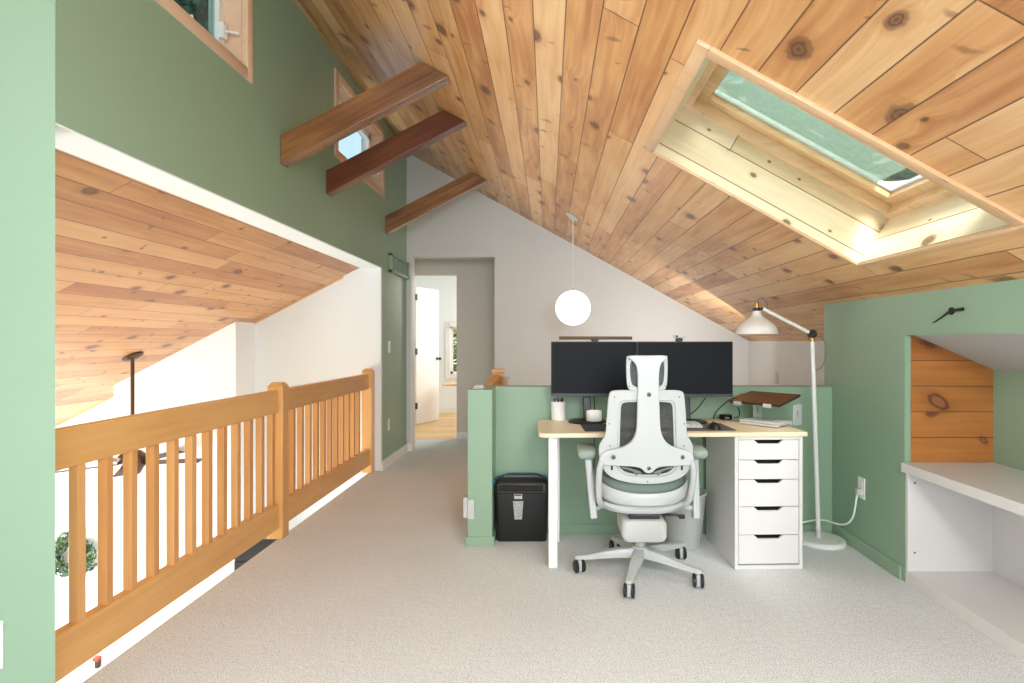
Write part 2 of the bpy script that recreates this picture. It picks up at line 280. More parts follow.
class MB:
    """collects shapes in one bmesh; done() links it as ONE mesh object"""
    def __init__(s, T=None): s.bm = bmesh.new(); s.T = T
    def _add(s, verts, faces):
        vs_ = [s.bm.verts.new(s.T @ Vector(v) if s.T else v) for v in verts]
        fs = []
        for f in faces:
            try: fs.append(s.bm.faces.new([vs_[i] for i in f]))
            except ValueError: pass
        return vs_, fs
    def box(s, x0, x1, y0, y1, z0, z1, bev=0.0, seg=2, R=None):
        c = [(x, y, z) for x in (x0, x1) for y in (y0, y1) for z in (z0, z1)]
        if R is not None: c = [R @ Vector(p) for p in c]
        v, f = s._add(c, [(0, 1, 3, 2), (4, 6, 7, 5), (0, 4, 5, 1), (2, 3, 7, 6), (0, 2, 6, 4), (1, 5, 7, 3)])
        if bev:
            ed = list({e for q in f for e in q.edges}); bmesh.ops.bevel(s.bm, geom=ed, offset=bev, segments=seg, profile=0.5, affect='EDGES')
        return s
    def hexa(s, pts, bev=0.0):
        v, f = s._add(pts, [(0, 1, 3, 2), (4, 6, 7, 5), (0, 4, 5, 1), (2, 3, 7, 6), (0, 2, 6, 4), (1, 5, 7, 3)])
        if bev:
            ed = list({e for q in f for e in q.edges}); bmesh.ops.bevel(s.bm, geom=ed, offset=bev, segments=2, profile=0.5, affect='EDGES')
        return s
    def bar(s, p, q, wx, wy, up=(0, 0, 1), bev=0.0, taper=1.0):
        """rectangular bar from p to q, width wx across, wy along 'up' side"""
        p, q = Vector(p), Vector(q); d = (q-p).normalized(); u = Vector(up); a = d.cross(u)
        if a.length < 1e-4: a = d.cross(Vector((1, 0, 0)))
        a.normalize(); b = a.cross(d).normalized()
        pts = []
        for P, k in ((p, 1.0), (q, taper)):
            for sa in (-1, 1):
                for sb in (-1, 1): pts.append(P + a*wx/2*sa*k + b*wy/2*sb*k)
        return s.hexa(pts, bev)
    def lathe(s, prof, c=(0, 0, 0), n=32, axis=None, cap=True):
        c = Vector(c); R = Matrix.Identity(3) if axis is None else Vector((0, 0, 1)).rotation_difference(Vector(axis)).to_matrix()
        vs_, fs = [], []
        for r, z in prof:
            for k in range(n):
                a = 2*math.pi*k/n; vs_.append(c + R @ Vector((r*math.cos(a), r*math.sin(a), z)))
        for i in range(len(prof)-1):
            for k in range(n):
                k2 = (k+1) % n; fs.append((i*n+k, i*n+k2, (i+1)*n+k2, (i+1)*n+k))
        if cap:
            fs.append(tuple(reversed(range(n)))); fs.append(tuple((len(prof)-1)*n+k for k in range(n)))
        s._add(vs_, fs); return s
    def cyl(s, p, q, r, n=20, r2=None):
        p, q = Vector(p), Vector(q); L = (q-p).length
        return s.lathe([(r, 0), (r if r2 is None else r2, L)], p, n, (q-p).normalized())
    def tube(s, pts, r, n=8, smooth=True, rs=None):
        P = [Vector(p) for p in pts]
        if smooth and len(P) > 2:
            Q = []
            for i in range(len(P)-1):
                a = P[max(i-1, 0)]; b = P[i]; c = P[i+1]; d = P[min(i+2, len(P)-1)]
                for k in range(6):
                    t = k/6.0
                    Q.append(0.5*((2*b)+(-a+c)*t+(2*a-5*b+4*c-d)*t*t+(-a+3*b-3*c+d)*t**3))
            Q.append(P[-1]); P = Q
        d0 = (P[1]-P[0]).normalized(); ref = d0.cross(Vector((0, 0, 1)))
        if ref.length < 1e-3: ref = d0.cross(Vector((1, 0, 0)))
        ref.normalize(); vs_, fs = [], []
        for i, p in enumerate(P):
            d = (P[min(i+1, len(P)-1)]-P[max(i-1, 0)]).normalized(); ref = (ref-d*ref.dot(d)).normalized(); b = d.cross(ref)
            rr = r if rs is None else rs[0]+(rs[1]-rs[0])*i/(len(P)-1)
            for k in range(n):
                a = 2*math.pi*k/n; vs_.append(p+ref*rr*math.cos(a)+b*rr*math.sin(a))
        for i in range(len(P)-1):
            for k in range(n):
                k2 = (k+1) % n; fs.append((i*n+k, i*n+k2, (i+1)*n+k2, (i+1)*n+k))
        fs.append(tuple(reversed(range(n)))); fs.append(tuple((len(P)-1)*n+k for k in range(n)))
        s._add(vs_, fs); return s
    def prism(s, poly, fn, th):
        """closed polygon (a,b); fn(a,b,t) -> point, t = 0 front, 1 back; th thickness is left to fn"""
        n = len(poly); vs_ = [fn(a, b, 0.0) for a, b in poly]+[fn(a, b, th) for a, b in poly]
        fs = [tuple(range(n)), tuple(reversed(range(n, 2*n)))]+[(i, i+n, (i+1) % n+n, (i+1) % n) for i in range(n)]
        s._add(vs_, fs); return s
    def ring(s, outer, inner, fn, th):
        n = len(outer); vs_ = []
        for t in (0.0, th):
            vs_ += [fn(a, b, t) for a, b in outer]+[fn(a, b, t) for a, b in inner]
        fs = []
        for i in range(n):
            j = (i+1) % n
            fs += [(i, j, n+j, n+i), (2*n+i, 3*n+i, 3*n+j, 2*n+j), (i, 2*n+i, 2*n+j, j), (n+i, n+j, 3*n+j, 3*n+i)]
        s._add(vs_, fs); return s
    def loft(s, loops, cap=True):
        n = len(loops[0]); vs_ = [p for l in loops for p in l]; fs = []
        for i in range(len(loops)-1):
            for k in range(n):
                k2 = (k+1) % n; fs.append((i*n+k, i*n+k2, (i+1)*n+k2, (i+1)*n+k))
        if cap: fs.append(tuple(reversed(range(n)))); fs.append(tuple((len(loops)-1)*n+k for k in range(n)))
        s._add(vs_, fs); return s
    def quad(s, *pts): s._add(pts, [tuple(range(len(pts)))]); return s
    def done(s, name, m, parent=None, local=False, grain=None, smooth=0.0, bevel=0.0):
        bm = s.bm; bmesh.ops.recalc_face_normals(bm, faces=bm.faces[:])
        if grain is None:
            mn = [min(v.co[i] for v in bm.verts) for i in range(3)]; mx = [max(v.co[i] for v in bm.verts) for i in range(3)]
            e = [mx[i]-mn[i] for i in range(3)]; g = Vector((0, 0, 0)); g[e.index(max(e))] = 1.0
        else: g = Vector(grain).normalized()
        ul = bm.loops.layers.uv.new('UVMap')
        for f in bm.faces:
            nrm = f.normal; a = g-nrm*g.dot(nrm)
            if a.length < 0.2: a = nrm.orthogonal()
            a.normalize(); b = nrm.cross(a)
            for l in f.loops: l[ul].uv = (l.vert.co.dot(a), l.vert.co.dot(b)+0.0)
            f.smooth = bool(smooth)
        root = parent
        while root is not None and root.parent is not None: root = root.parent
        if root is not None and not local and root.name in ROOTM:
            bm.transform(ROOTM[root.name].inverted())
        me = bpy.data.meshes.new(name); bm.to_mesh(me); bm.free(); me.materials.append(m)
        if smooth: me.set_sharp_from_angle(angle=math.radians(smooth))
        o = bpy.data.objects.new(name, me); COL.objects.link(o); o.parent = parent
        if bevel:
            bv = o.modifiers.new('bevel', 'BEVEL'); bv.width = bevel; bv.segments = 2; bv.limit_method = 'ANGLE'; bv.angle_limit = math.radians(40)
        return o
def struct(o):
    o['kind'] = 'structure'; return o
def box(name, m, x0, x1, y0, y1, z0, z1, parent=None, bev=0.0, local=False, grain=None):
    return MB().box(x0, x1, y0, y1, z0, z1, bev).done(name, m, parent, local=local, grain=grain)
def copy_tree(o, parent=None):
    c = o.copy(); COL.objects.link(c); c.parent = parent
    for ch in list(o.children): copy_tree(ch, c)
    return c
def rrect(hw, hh, r, n=6, cx=0.0, cy=0.0):
    pts = []
    for sx, sy, a0 in ((1, 1, 0), (-1, 1, 90), (-1, -1, 180), (1, -1, 270)):
        for k in range(n+1):
            a = math.radians(a0+90*k/n); pts.append((cx+sx*(hw-r)+r*math.cos(a), cy+sy*(hh-r)+r*math.sin(a)))
    return pts

# ------------------------------------------------------------------ room shell
XL, XR = -1.55, 1.78                    # upper green wall, right green wall
ZT, SL = 3.274, 0.552                   # ceiling height at the green wall, fall per metre to the right
YB = 6.41                               # back wall
th = math.atan(SL); E1 = Vector((math.cos(th), 0, -math.sin(th))); NU = Vector((math.sin(th), 0, math.cos(th))); O0 = Vector((XL, 0, ZT))
def cp(s, y, h=0.0): return O0+E1*s+Vector((0, y, 0))+NU*h
def cz(x): return ZT-SL*(x-XL)

fl = MB(); fl.box(-1.64, 2.3, -1.5, 7.2, -0.25, 0.0); fl.box(-4.0, -1.64, -1.5, 1.84, -0.25, 0.0)
struct(fl.done('floor', M['carpet']))
# ceiling with the skylight opening
S1, S2, Y1, Y2 = 2.36, 3.50, 1.895, 2.85
SM = (2.25-XL)/math.cos(th)
cl = MB()
for a0, a1, b0, b1 in ((-0.02, S1, -1.5, YB), (S2, SM, -1.5, YB), (S1, S2, -1.5, Y1), (S1, S2, Y2, YB)):
    cl.hexa([cp(s, y, h) for s in (a0, a1) for y in (b0, b1) for h in (0.0, 0.012)])
struct(cl.done('ceiling', M['pine'], grain=(0, 1, 0)))
# upper green wall with two window openings, header over the railing, lower pier
WZ0, WZ1 = 2.60, 3.13
wins = ((1.84, 3.0), (4.295, 5.455))
gw = MB()
gw.box(-1.74, XL, 1.842, YB, 1.89, WZ0)
gw.box(-1.74, XL, 1.842, YB, WZ1, ZT+0.1)
for a, b in ((wins[0][1], wins[1][0]), (wins[1][1], YB)): gw.box(-1.74, XL, a, b, WZ0, WZ1)
gw.box(-1.70, XL, 5.475, YB, 0, 1.89)
struct(gw.done('wall_left', M['green']))
struct(box('trim_1', M['bright_wall'], -1.742, XL-0.001, 1.843, 5.47, 1.884, 1.8895))
struct(box('wall_pier', M['bright_wall'], -1.90, XL-0.002, 5.43, 5.474, -2.6, 1.884))
struct(MB().hexa([(-4.2, 1.84, -2.6), (-4.2, 1.84, 4.4), (-4.2, 1.96, -2.6), (-4.2, 1.96, 4.4), (XL, 1.84, -2.6), (XL, 1.84, 4.4), (XL-0.175, 1.96, -2.6), (XL-0.175, 1.96, 4.4)]).done('wall_near', M['green']))
struct(box('wall_light_baffle', M['white_wall'], -3.7, -3.6, -1.5, 1.84, 0.0, 3.3))  # unseen wall added to keep sky light off the near wall
struct(box('ceiling_light_baffle', M['pine'], -3.7, XL-0.02, -1.5, 1.84, 3.28, 3.3, grain=(0, 1, 0)))  # unseen slab added overhead to cut the light reaching the near wall
# back wall with the hall opening
bw = MB()
DX0, DX1, DZ = -1.50, -0.585, 2.126
bw.box(XL, DX0, YB, YB+0.12, 0, 3.4); bw.box(DX1, 2.3, YB, YB+0.12, 0, 3.4); bw.box(DX0, DX1, YB, YB+0.12, DZ, 3.4)
struct(bw.done('wall_back', M['white_wall']))
# hallway and the bright room beyond
struct(box('wall_hall_left', M['bright_wall'], -1.80, -1.70, YB+0.12, 7.2, 0, 2.4))
hw = MB(); hw.box(-1.125, 0.6, 7.2, 7.3, 0, 2.45); hw.box(-2.6, -1.125, 7.2, 7.3, 2.02, 2.45)
struct(hw.done('wall_hall', M['hall_wall']))
struct(box('ceiling_hall', M['white_wall'], -1.80, 0.6, YB+0.12, 7.2, 2.4, 2.45))
struct(box('wall_hall_right', M['white_wall'], 0.6, 0.7, YB+0.12, 7.3, 0, 2.45))
struct(box('floor_bedroom', M['floor_wood'], -2.7, 0.6, 7.2, 9.8, -0.05, 0.002))
wv = MB(); WX0, WX1, WB, WT = -1.63, -0.75, 0.66, 1.46
wv.box(-2.7, WX0, 9.76, 9.86, 0, 2.5); wv.box(WX1, 0.6, 9.76, 9.86, 0, 2.5); wv.box(WX0, WX1, 9.76, 9.86, 0, WB); wv.box(WX0, WX1, 9.76, 9.86, WT, 2.5)
struct(wv.done('wall_bedroom', M['bright_wall']))
struct(box('wall_bedroom_left', M['bright_wall'], -2.7, -2.6, 7.2, 9.86, 0, 2.5))
struct(box('ceiling_bedroom', M['bright_wall'], -2.7, 0.6, 7.3, 9.86, 2.45, 2.5))
struct(box('baseboard_bedroom', M['trim_white'], -2.6, 0.6, 9.742, 9.76, 0.003, 0.10))
struct(box('baseboard_hall', M['trim_white'], -1.12, 0.6, 7.184, 7.2, 0.0, 0.085))
bb = MB(); bb.box(XL, XL+0.016, 5.43, YB, 0, 0.085); bb.box(XL+0.001, DX0, YB-0.016, YB, 0, 0.085)
struct(bb.done('baseboard_left', M['trim_white']))
struct(box('trim_2', M['trim_white'], DX0-0.004, DX0+0.012, YB-0.008, YB+0.13, 0.0, DZ))
# knee wall behind the stairs and right green wall with its niche
struct(box('wall_knee', M['white_wall'], 2.2, 2.3, 3.77, YB, 0, cz(2.2)+0.03))
NY = 2.92; NZ = 1.232
rw = MB()
rw.hexa([(x, y, z if z < 1 else cz(x)) for x in (XR, XR+0.11) for y in (NY, 3.77) for z in (0.0, 2.0)])
rw.hexa([(x, y, z if z < 1.3 else cz(x)) for x in (XR, XR+0.11) for y in (-1.5, NY) for z in (NZ, 2.0)])
struct(rw.done('wall_right', M['green']))
struct(box('wall_niche', M['green'], 2.2205, 2.3, -1.5, NY+0.02, 0.0, 1.3))
ns2 = MB(); ns2.hexa([(x, y, z+dz) for x, z in ((XR+0.05, NZ-0.003), (2.24, 1.05)) for y in (-1.5, NY+0.02) for dz in (0, 0.02)])
struct(ns2.done('ceiling_niche', M['grey_wall']))
wp = MB(); wp.hexa([(x, y, z) for x, zt in ((XR+0.03, NZ), (2.225, 1.075)) for y in (NY-0.004, NY+0.02) for z in (0.5, zt)])
struct(wp.done('trim_3', M['pine_panel'], grain=(1, 0, 0)))
HY = 3.66; HZ = 0.918
hwall = MB(); hwall.box(-0.4718, XR, HY, 3.77, 0, HZ); hwall.box(-0.4718, -0.3269, 3.433, HY, 0, HZ)
struct(hwall.done('wall_half', M['green'], bevel=0.003))
gb = MB(); gb.box(-0.3269, XR, HY-0.012, HY, 0, 0.06, 0.003); gb.box(-0.482, -0.317, 3.423, 3.445, 0, 0.055, 0.003); gb.box(-0.325, -0.315, 3.44, 3.66, 0, 0.055)
gb.box(XR-0.012, XR, NY+0.02, HY, 0, 0.075, 0.004)
struct(gb.done('baseboard_green', M['green']))

# great room beside the loft
LS = 0.52
def lz(x): return 1.89-LS*(-1.74-x)
lc = MB(); lc.hexa([(x, y, lz(x)+dz) for x in (-6.2, -1.742) for y in (1.96, 5.46) for dz in (0, 0.02)])
struct(lc.done('ceiling_lower', M['pine_low'], grain=(0, 1, 0)))
fw = MB(); fw.box(-6.2, -1.7, 5.46, 5.56, -2.6, 2.0)
struct(fw.done('wall_far', M['bright_wall']))
struct(MB().hexa([(x, y, z if z < 0 else lz(x)) for x in (-3.8, -2.733) for y in (5.12, 5.46) for z in (-2.6, 1)]).done('wall_chimney', M['bright_wall']))
struct(box('floor_lower', M['floor_wood'], -6.2, -1.55, 1.84, 5.56, -2.7, -2.6))
lt = MB(); lt.hexa([(x, y, lz(x)-dz) for x in (-5.8, -1.80) for y in (5.435, 5.459) for dz in (0.0, 0.012)])
struct(lt.done('trim_4', M['pine_trim']))

# ------------------------------------------------------------------ windows
def wall_window(n, y0, y1, pane_m):
    fr = MB(); x = XL
    o = 0.055
    fr.box(x-0.02, x+0.012, y0-o, y0+0.004, WZ0-o, WZ1+o, 0.003); fr.box(x-0.02, x+0.012, y1-0.004, y1+o, WZ0-o, WZ1+o, 0.003)
    fr.box(x-0.02, x+0.012, y0, y1, WZ0-o, WZ0+0.004, 0.003); fr.box(x-0.02, x+0.012, y0, y1, WZ1-0.004, WZ1+o, 0.003)
    f = struct(fr.done('window_%d' % n, M['win_wood'], smooth=30))
    jb = MB()
    for a, b, c, d in ((y0, y0+0.012, WZ0, WZ1), (y1-0.012, y1, WZ0, WZ1), (y0, y1, WZ0, WZ0+0.012), (y0, y1, WZ1-0.012, WZ1)): jb.box(x-0.185, x-0.018, a, b, c, d)
    jb.done('jamb_lining', M['win_wood'], f)
    sa = MB(); s = 0.055
    for a, b, c, d in ((y0+0.012, y0+0.012+s, WZ0+0.012, WZ1-0.012), (y1-0.012-s, y1-0.012, WZ0+0.012, WZ1-0.012), (y0+0.012, y1-0.012, WZ0+0.012, WZ0+0.012+s), (y0+0.012, y1-0.012, WZ1-0.012-s, WZ1-0.012)): sa.box(x-0.15, x-0.10, a, b, c, d, 0.004)
    sa.done('sash', M['trim_white'], f)
    box('pane', pane_m, x-0.128, x-0.122, y0+0.06, y1-0.06, WZ0+0.06, WZ1-0.06, f)
    cr = MB(); yc = y1-0.06
    cr.box(x-0.10, x-0.07, yc-0.02, yc+0.02, WZ0+0.12, WZ0+0.2, 0.006); cr.cyl((x-0.08, yc, WZ0+0.16), (x+0.0, yc-0.01, WZ0+0.145), 0.006, 10)
    cr.cyl((x-0.09, yc-0.32, WZ0+0.05), (x-0.05, yc-0.30, WZ0+0.06), 0.014, 10)
    cr.done('latch', M['trim_white'], f)
    if n == 2:
        ch = MB(); ch.box(x-0.10, x-0.05, y1-0.5, y1-0.38, WZ0+0.012, WZ0+0.04, 0.006); ch.tube([(x-0.06, y1-0.42, WZ0+0.03), (x-0.01, y1-0.38, WZ0+0.05), (x+0.05, y1-0.33, WZ0+0.045)], 0.007)
        ch.done('crank_handle', M['trim_white'], f)
wall_window(1, wins[0][0], wins[0][1], M['glass_teal'])
wall_window(2, wins[1][0], wins[1][1], M['glass_clear'])
# bedroom window
bf = MB(); o = 0.08
for a, b, c, d in ((WX0-o, WX0, WB-o, WT+o), (WX1, WX1+o, WB-o, WT+o), (WX0, WX1, WB-o, WB), (WX0, WX1, WT, WT+o)): bf.box(a, b, 9.74, 9.765, c, d, 0.003)
bfo = struct(bf.done('window_3', M['trim_white']))
bs = MB()
for a, b, c, d in ((WX0, WX0+0.04, WB, WT), (WX1-0.04, WX1, WB, WT), (WX0, WX1, WB, WB+0.04), (WX0, WX1, WT-0.04, WT)): bs.box(a, b, 9.78, 9.82, c, d)
bs.done('sash', M['trim_white'], bfo)
box('pane', glass('clear_glass', (0.95, 0.97, 0.95, 1)), WX0+0.03, WX1-0.03, 9.80, 9.804, WB+0.03, WT-0.03, bfo)
box('rolled_shade', M['trim_white'], WX0, WX1, 9.70, 9.74, WT-0.02, WT+0.06, bfo, 0.01)
# skylight
sk = MB(); tw = 0.048
for a0, a1, b0, b1 in ((S1-tw, S1, Y1-tw, Y2+0.02), (S2, S2+0.02, Y1-tw, Y2+0.02), (S1, S2, Y1-tw, Y1), (S1, S2, Y2, Y2+0.02)):
    sk.hexa([cp(s, y, h) for s in (a0, a1) for y in (b0, b1) for h in (-0.014, 0.004)], 0.003)
sko = struct(sk.done('window_4', M['pine_trim'], smooth=30))
HS, LE = 0.26, 0.025
def shaft(a, b):    # a, b: lower corner (s, y)
    (sa, ya), (sb, yb) = a, b; m = MB(); ds = Vector((0, 0, 0))
    cx, cy = (S1+S2)/2, (Y1+Y2)/2; out = (E1 if sa == sb else Vector((0, 1, 0)))*(0.015)
    if sa == sb and sa < cx: out = -out
    if sa != sb and ya < cy: out = -out
    p = [q-out*0.1 for q in (cp(sa, ya, -0.002), cp(sb, yb, -0.002), cp(sa+LE, ya, HS), cp(sb+LE, yb, HS))]
    m.hexa([p[0], p[0]+out, p[2], p[2]+out, p[1], p[1]+out, p[3], p[3]+out])
    m.done('shaft_lining', M['pine_pale'], sko, grain=(p[1]-p[0]))
shaft((S1, Y2), (S2, Y2)); shaft((S2, Y1), (S2, Y2)); shaft((S1, Y1), (S1, Y2)); shaft((S1, Y1), (S2, Y1))
def skring(name, ins, wd, h0, h1, m):
    r = MB(); a0, a1, b0, b1 = S1+LE+ins, S2+LE-ins, Y1+ins, Y2-ins
    for c0, c1, d0, d1 in ((a0, a0+wd, b0, b1), (a1-wd, a1, b0, b1), (a0+wd, a1-wd, b0, b0+wd), (a0+wd, a1-wd, b1-wd, b1)):
        r.hexa([cp(s, y, h) for s in (c0, c1) for y in (d0, d1) for h in (h0, h1)], 0.003)
    r.done(name, m, sko, smooth=30)
skring('frame', -0.012, 0.045, HS+0.004, HS+0.08, M['sash_wood'])
skring('sash', 0.030, 0.055, HS+0.045, HS+0.10, M['sash_wood'])
skring('glazing_bead', 0.080, 0.014, HS+0.075, HS+0.10, M['grey_plastic'])
gl = MB(); gl.hexa([cp(s, y, h) for s in (S1+LE+0.08, S2+LE-0.08) for y in (Y1+0.08, Y2-0.08) for h in (HS+0.088, HS+0.094)]); gl.done('pane', M['glass_sky'], sko)
nt_ = MB(); nt_.hexa([cp(s, y, h) for s in (S1+LE+0.085, S2+LE-0.17) for y in (Y1+0.085, Y2-0.085) for h in (HS+0.080, HS+0.083)]); nt_.done('roller_screen', M['screen_net'], sko)
for s in (S1+LE+0.10, S2+LE-0.06):
    k = MB(); k.lathe([(0.011, 0), (0.011, 0.006), (0.006, 0.010)], cp(s, Y2-0.016, HS+0.006), 12, -NU); k.done('screw_cap', M['grey_plastic'], sko)

# bedroom door leaf standing open
hp, ep = Vector((-1.885, 8.38, 0.01)), Vector((-1.667, 8.94, 0.01)); dd = (ep-hp).normalized(); nn = Vector((dd.y, -dd.x, 0))
def dpt(a, t, z): return hp+dd*a+nn*t+Vector((0, 0, z))
dl = MB(); dl.hexa([dpt(a, t, z) for a in (0.0, 0.6) for t in (-0.035, 0) for z in (0, 1.975)], 0.002)
do = struct(dl.done('door_1', M['trim_white']))
for z in (0.22, 1.0, 1.78):
    h = MB(); h.hexa([dpt(a, t, z+q) for a in (-0.012, 0.022) for t in (-0.03, 0.006) for q in (0, 0.09)]); h.done('hinge', M['black'], do)
kb = MB(); kb.lathe([(0.024, 0), (0.024, 0.006), (0.009, 0.010), (0.009, 0.035), (0.022, 0.042), (0.026, 0.055), (0.018, 0.066)], dpt(0.545, 0.0, 0.93), 16, nn); kb.done('door_knob', M['black'], do, smooth=40)
struct(box('trim_5', M['trim_white'], -1.99, -1.90, 8.30, 8.38, 0.003, 2.1))

# ------------------------------------------------------------------ beams
def beam(Y, m, label):
    xa = XL+0.002; t = 0.088; sl = 0.52; za = {0: 0}
    z1 = 2.395; z0 = 2.228
    def top_x(z, x, side): return None
    # end of each long edge where it meets the ceiling
    xb1 = (cz(XL)-z1)/(sl+SL)+XL; xb0 = (cz(XL)-z0)/(sl+SL)+XL
    pts = []
    for (x, z) in ((xa, z0), (xa, z1), (xb0-0.003, z0+sl*(xb0-XL)-0.002), (xb1-0.003, z1+sl*(xb1-XL)-0.002)):
        pass
    P = {('a', 0): (xa, z0), ('a', 1): (xa, z1), ('b', 0): (xb0-0.003, z0+sl*(xb0-XL)-0.003), ('b', 1): (xb1-0.003, z1+sl*(xb1-XL)-0.003)}
    q = [(P[(e, k)][0], y, P[(e, k)][1]) for e in ('a', 'b') for y in (Y, Y+t) for k in (0, 1)]
    return tag(MB().hexa(q, 0.003).done('ceiling_beam', m, grain=(1, 0, sl)), label, 'beam', 'stained timber beams between green wall and pine ceiling')
beam(3.383, M['beam_mid'], 'stained timber beam nearest the camera, left end on the green wall above the railing')
beam(4.083, M['beam_dark'], 'darkest reddish-brown timber beam, middle of the three, crossing in front of the small window')
beam(5.566, M['beam_mid'], 'farthest timber beam, smallest of the three, in front of the white back wall')

# ------------------------------------------------------------------ railing
rl = thing('railing', 'honey oak railing with square balusters along the open loft edge', 'railing', (-1.655, 3.58, 0))
for ya in (3.54, 5.335):
    m = MB(); x0, x1 = -1.70, -1.606
    m.box(x0, x1, ya, ya+0.09, 0.002, 0.925, 0.006)
    m.hexa([(x, y, z) for x, y, z in [(x0+i*0, 0, 0) for i in ()]] or [Vector(((x0 if a == 0 else x1)+(0.018 if a == 0 else -0.018)*k, (ya if b == 0 else ya+0.09)+(0.018 if b == 0 else -0.018)*k, 0.924+0.026*k)) for a in (0, 1) for b in (0, 1) for k in (0, 1)])
    m.done('post', M['oak'], rl, grain=(0, 0, 1))
for y0, y1 in ((1.915, 3.541), (3.629, 5.336)):
    MB().box(-1.672, -1.632, y0, y1, 0.768, 0.907, 0.006).done('top_rail', M['oak'], rl)
    MB().box(-1.674, -1.630, y0, y1, 0.066, 0.222, 0.006).done('bottom_rail', M['oak'], rl)
bal0 = None
for y in [2.053+0.1304*k for k in range(12) if 2.053+0.1304*k < 3.50]+[3.773+0.13*k for k in range(11)]:
    if bal0 is None:
        bal0 = MB().box(-1.6695, -1.6345, y-0.0175, y+0.0175, 0.2215, 0.7685, 0.002).done('baluster', M['oak_red'], rl); y00 = y
    else:
        b = bal0.copy(); COL.objects.link(b); b.parent = rl; b.location.y = y-y00

# ------------------------------------------------------------------ wall fittings
def plate(name, label, cat, c, axis, hw_, hh, m=M['trim_white'], kind='switch', group=None):
    """cover plate centred at c, facing axis ('x+', 'x-', 'y-')"""
    c = Vector(c); t = thing(name, label, cat, c, 0, group)
    B = {'x+': (Vector((0, 1, 0)), Vector((1, 0, 0))), 'x-': (Vector((0, -1, 0)), Vector((-1, 0, 0))), 'y-': (Vector((1, 0, 0)), Vector((0, -1, 0)))}[axis]
    U, N = B; Z = Vector((0, 0, 1))
    def hx(a0, a1, z0, z1, n0, n1, bev): return MB().hexa([c+U*a+N*n+Z*z for a in (a0, a1) for n in (n0, n1) for z in (z0, z1)], bev)
    hx(-hw_, hw_, -hh, hh, 0.0005, 0.006, 0.002).done('cover_plate', m, t)
    if kind == 'switch': hx(-hw_*0.35, hw_*0.35, -hh*0.5, hh*0.5, 0.004, 0.010, 0.001).done('rocker', m, t)
    else:
        for s in (-1, 1): hx(-hw_*0.45, hw_*0.45, s*hh*0.36-hh*0.24, s*hh*0.36+hh*0.24, 0.004, 0.008, 0.001).done('receptacle', m, t)
    return t
plate('light_switch', 'white light switch on the pale green wall at the left picture edge', 'switch', (-1.756, 1.84, 0.2485), 'y-', 0.045, 0.075)
plate('light_switch', 'small white switch on the narrow green wall between railing and hallway', 'switch', (XL, 5.70, 1.148), 'x+', 0.036, 0.058)
plate('wall_outlet', 'white outlet low on the narrow green wall left of the hallway', 'outlet', (XL, 5.68, 0.395), 'x+', 0.034, 0.058, kind='outlet')
plate('wall_outlet', 'white outlet on the right green wall with the lamp plug in it', 'outlet', (XR, 3.316, 0.37), 'x-', 0.036, 0.06, kind='outlet')
plate('wall_outlet', 'small outlet on the white knee wall seen above the green half wall', 'outlet', (2.2, 5.62, 0.85), 'x-', 0.034, 0.055, M['grey_plastic'], kind='outlet')
# return air vent
vt = thing('air_vent', 'green painted wall vent high on the wall left of the hallway', 'vent', (XL, 6.02, 1.97))
v = MB(); y0, y1, z0, z1 = 5.685, 6.385, 1.878, 2.06
for a, b, c, d in ((y0, y0+0.03, z0, z1), (y1-0.03, y1, z0, z1), (y0, y1, z0, z0+0.025), (y0, y1, z1-0.025, z1)): v.box(XL+0.0006, XL+0.034, a, b, c, d, 0.003)
v.done('frame', M['green'], vt)
v = MB()
for k in range(12): v.box(XL+0.002, XL+0.024, y0+0.05+k*0.052, y0+0.068+k*0.052, z0+0.025, z1-0.025)
v.box(XL+0.0006, XL+0.004, y0+0.03, y1-0.03, z0+0.02, z1-0.02); v.done('grille', M['green'], vt)
# pieces of a baby gate on the half wall end
gt = thing('gate_bracket', 'white plastic gate bracket clamped to the left side of the half wall end', 'bracket', (-0.4718, 3.45, 0.20))
MB().box(-0.497, -0.4723, 3.425, 3.50, 0.165, 0.285, 0.006).done('mount', M['grey_plastic'], gt); MB().box(-0.4715, -0.43, 3.419, 3.4322, 0.16, 0.275, 0.005).done('clamp', M['grey_plastic'], gt)
tag(MB().hexa([(x, y, z) for x, y, z in ((-0.452, 3.47, HZ+0.001), (-0.435, 3.485, HZ+0.024), (-0.452, 3.54, HZ+0.001), (-0.435, 3.525, HZ+0.024), (-0.378, 3.47, HZ+0.001), (-0.39, 3.485, HZ+0.024), (-0.378, 3.54, HZ+0.001), (-0.39, 3.525, HZ+0.024))], 0.004).done('plastic_cap', M['white_plastic']), 'small white block lying on top of the half wall end', 'cap')
# dark hook on right wall
hk = MB(); hk.tube([(XR-0.003, 2.70, 1.286), (XR-0.008, 2.64, 1.306), (XR-0.012, 2.58, 1.330), (XR-0.010, 2.54, 1.336), (XR-0.006, 2.50, 1.338)], 0.006, 8, True, (0.0025, 0.0075))
hk.lathe([(0.017, 0), (0.017, 0.006), (0.006, 0.009)], (XR-0.0005, 2.577, 1.334), 12, (-1, 0, 0))
tag(hk.done('wall_hook', M['black'], smooth=40), 'small black hook on the right green wall above the niche', 'hook')

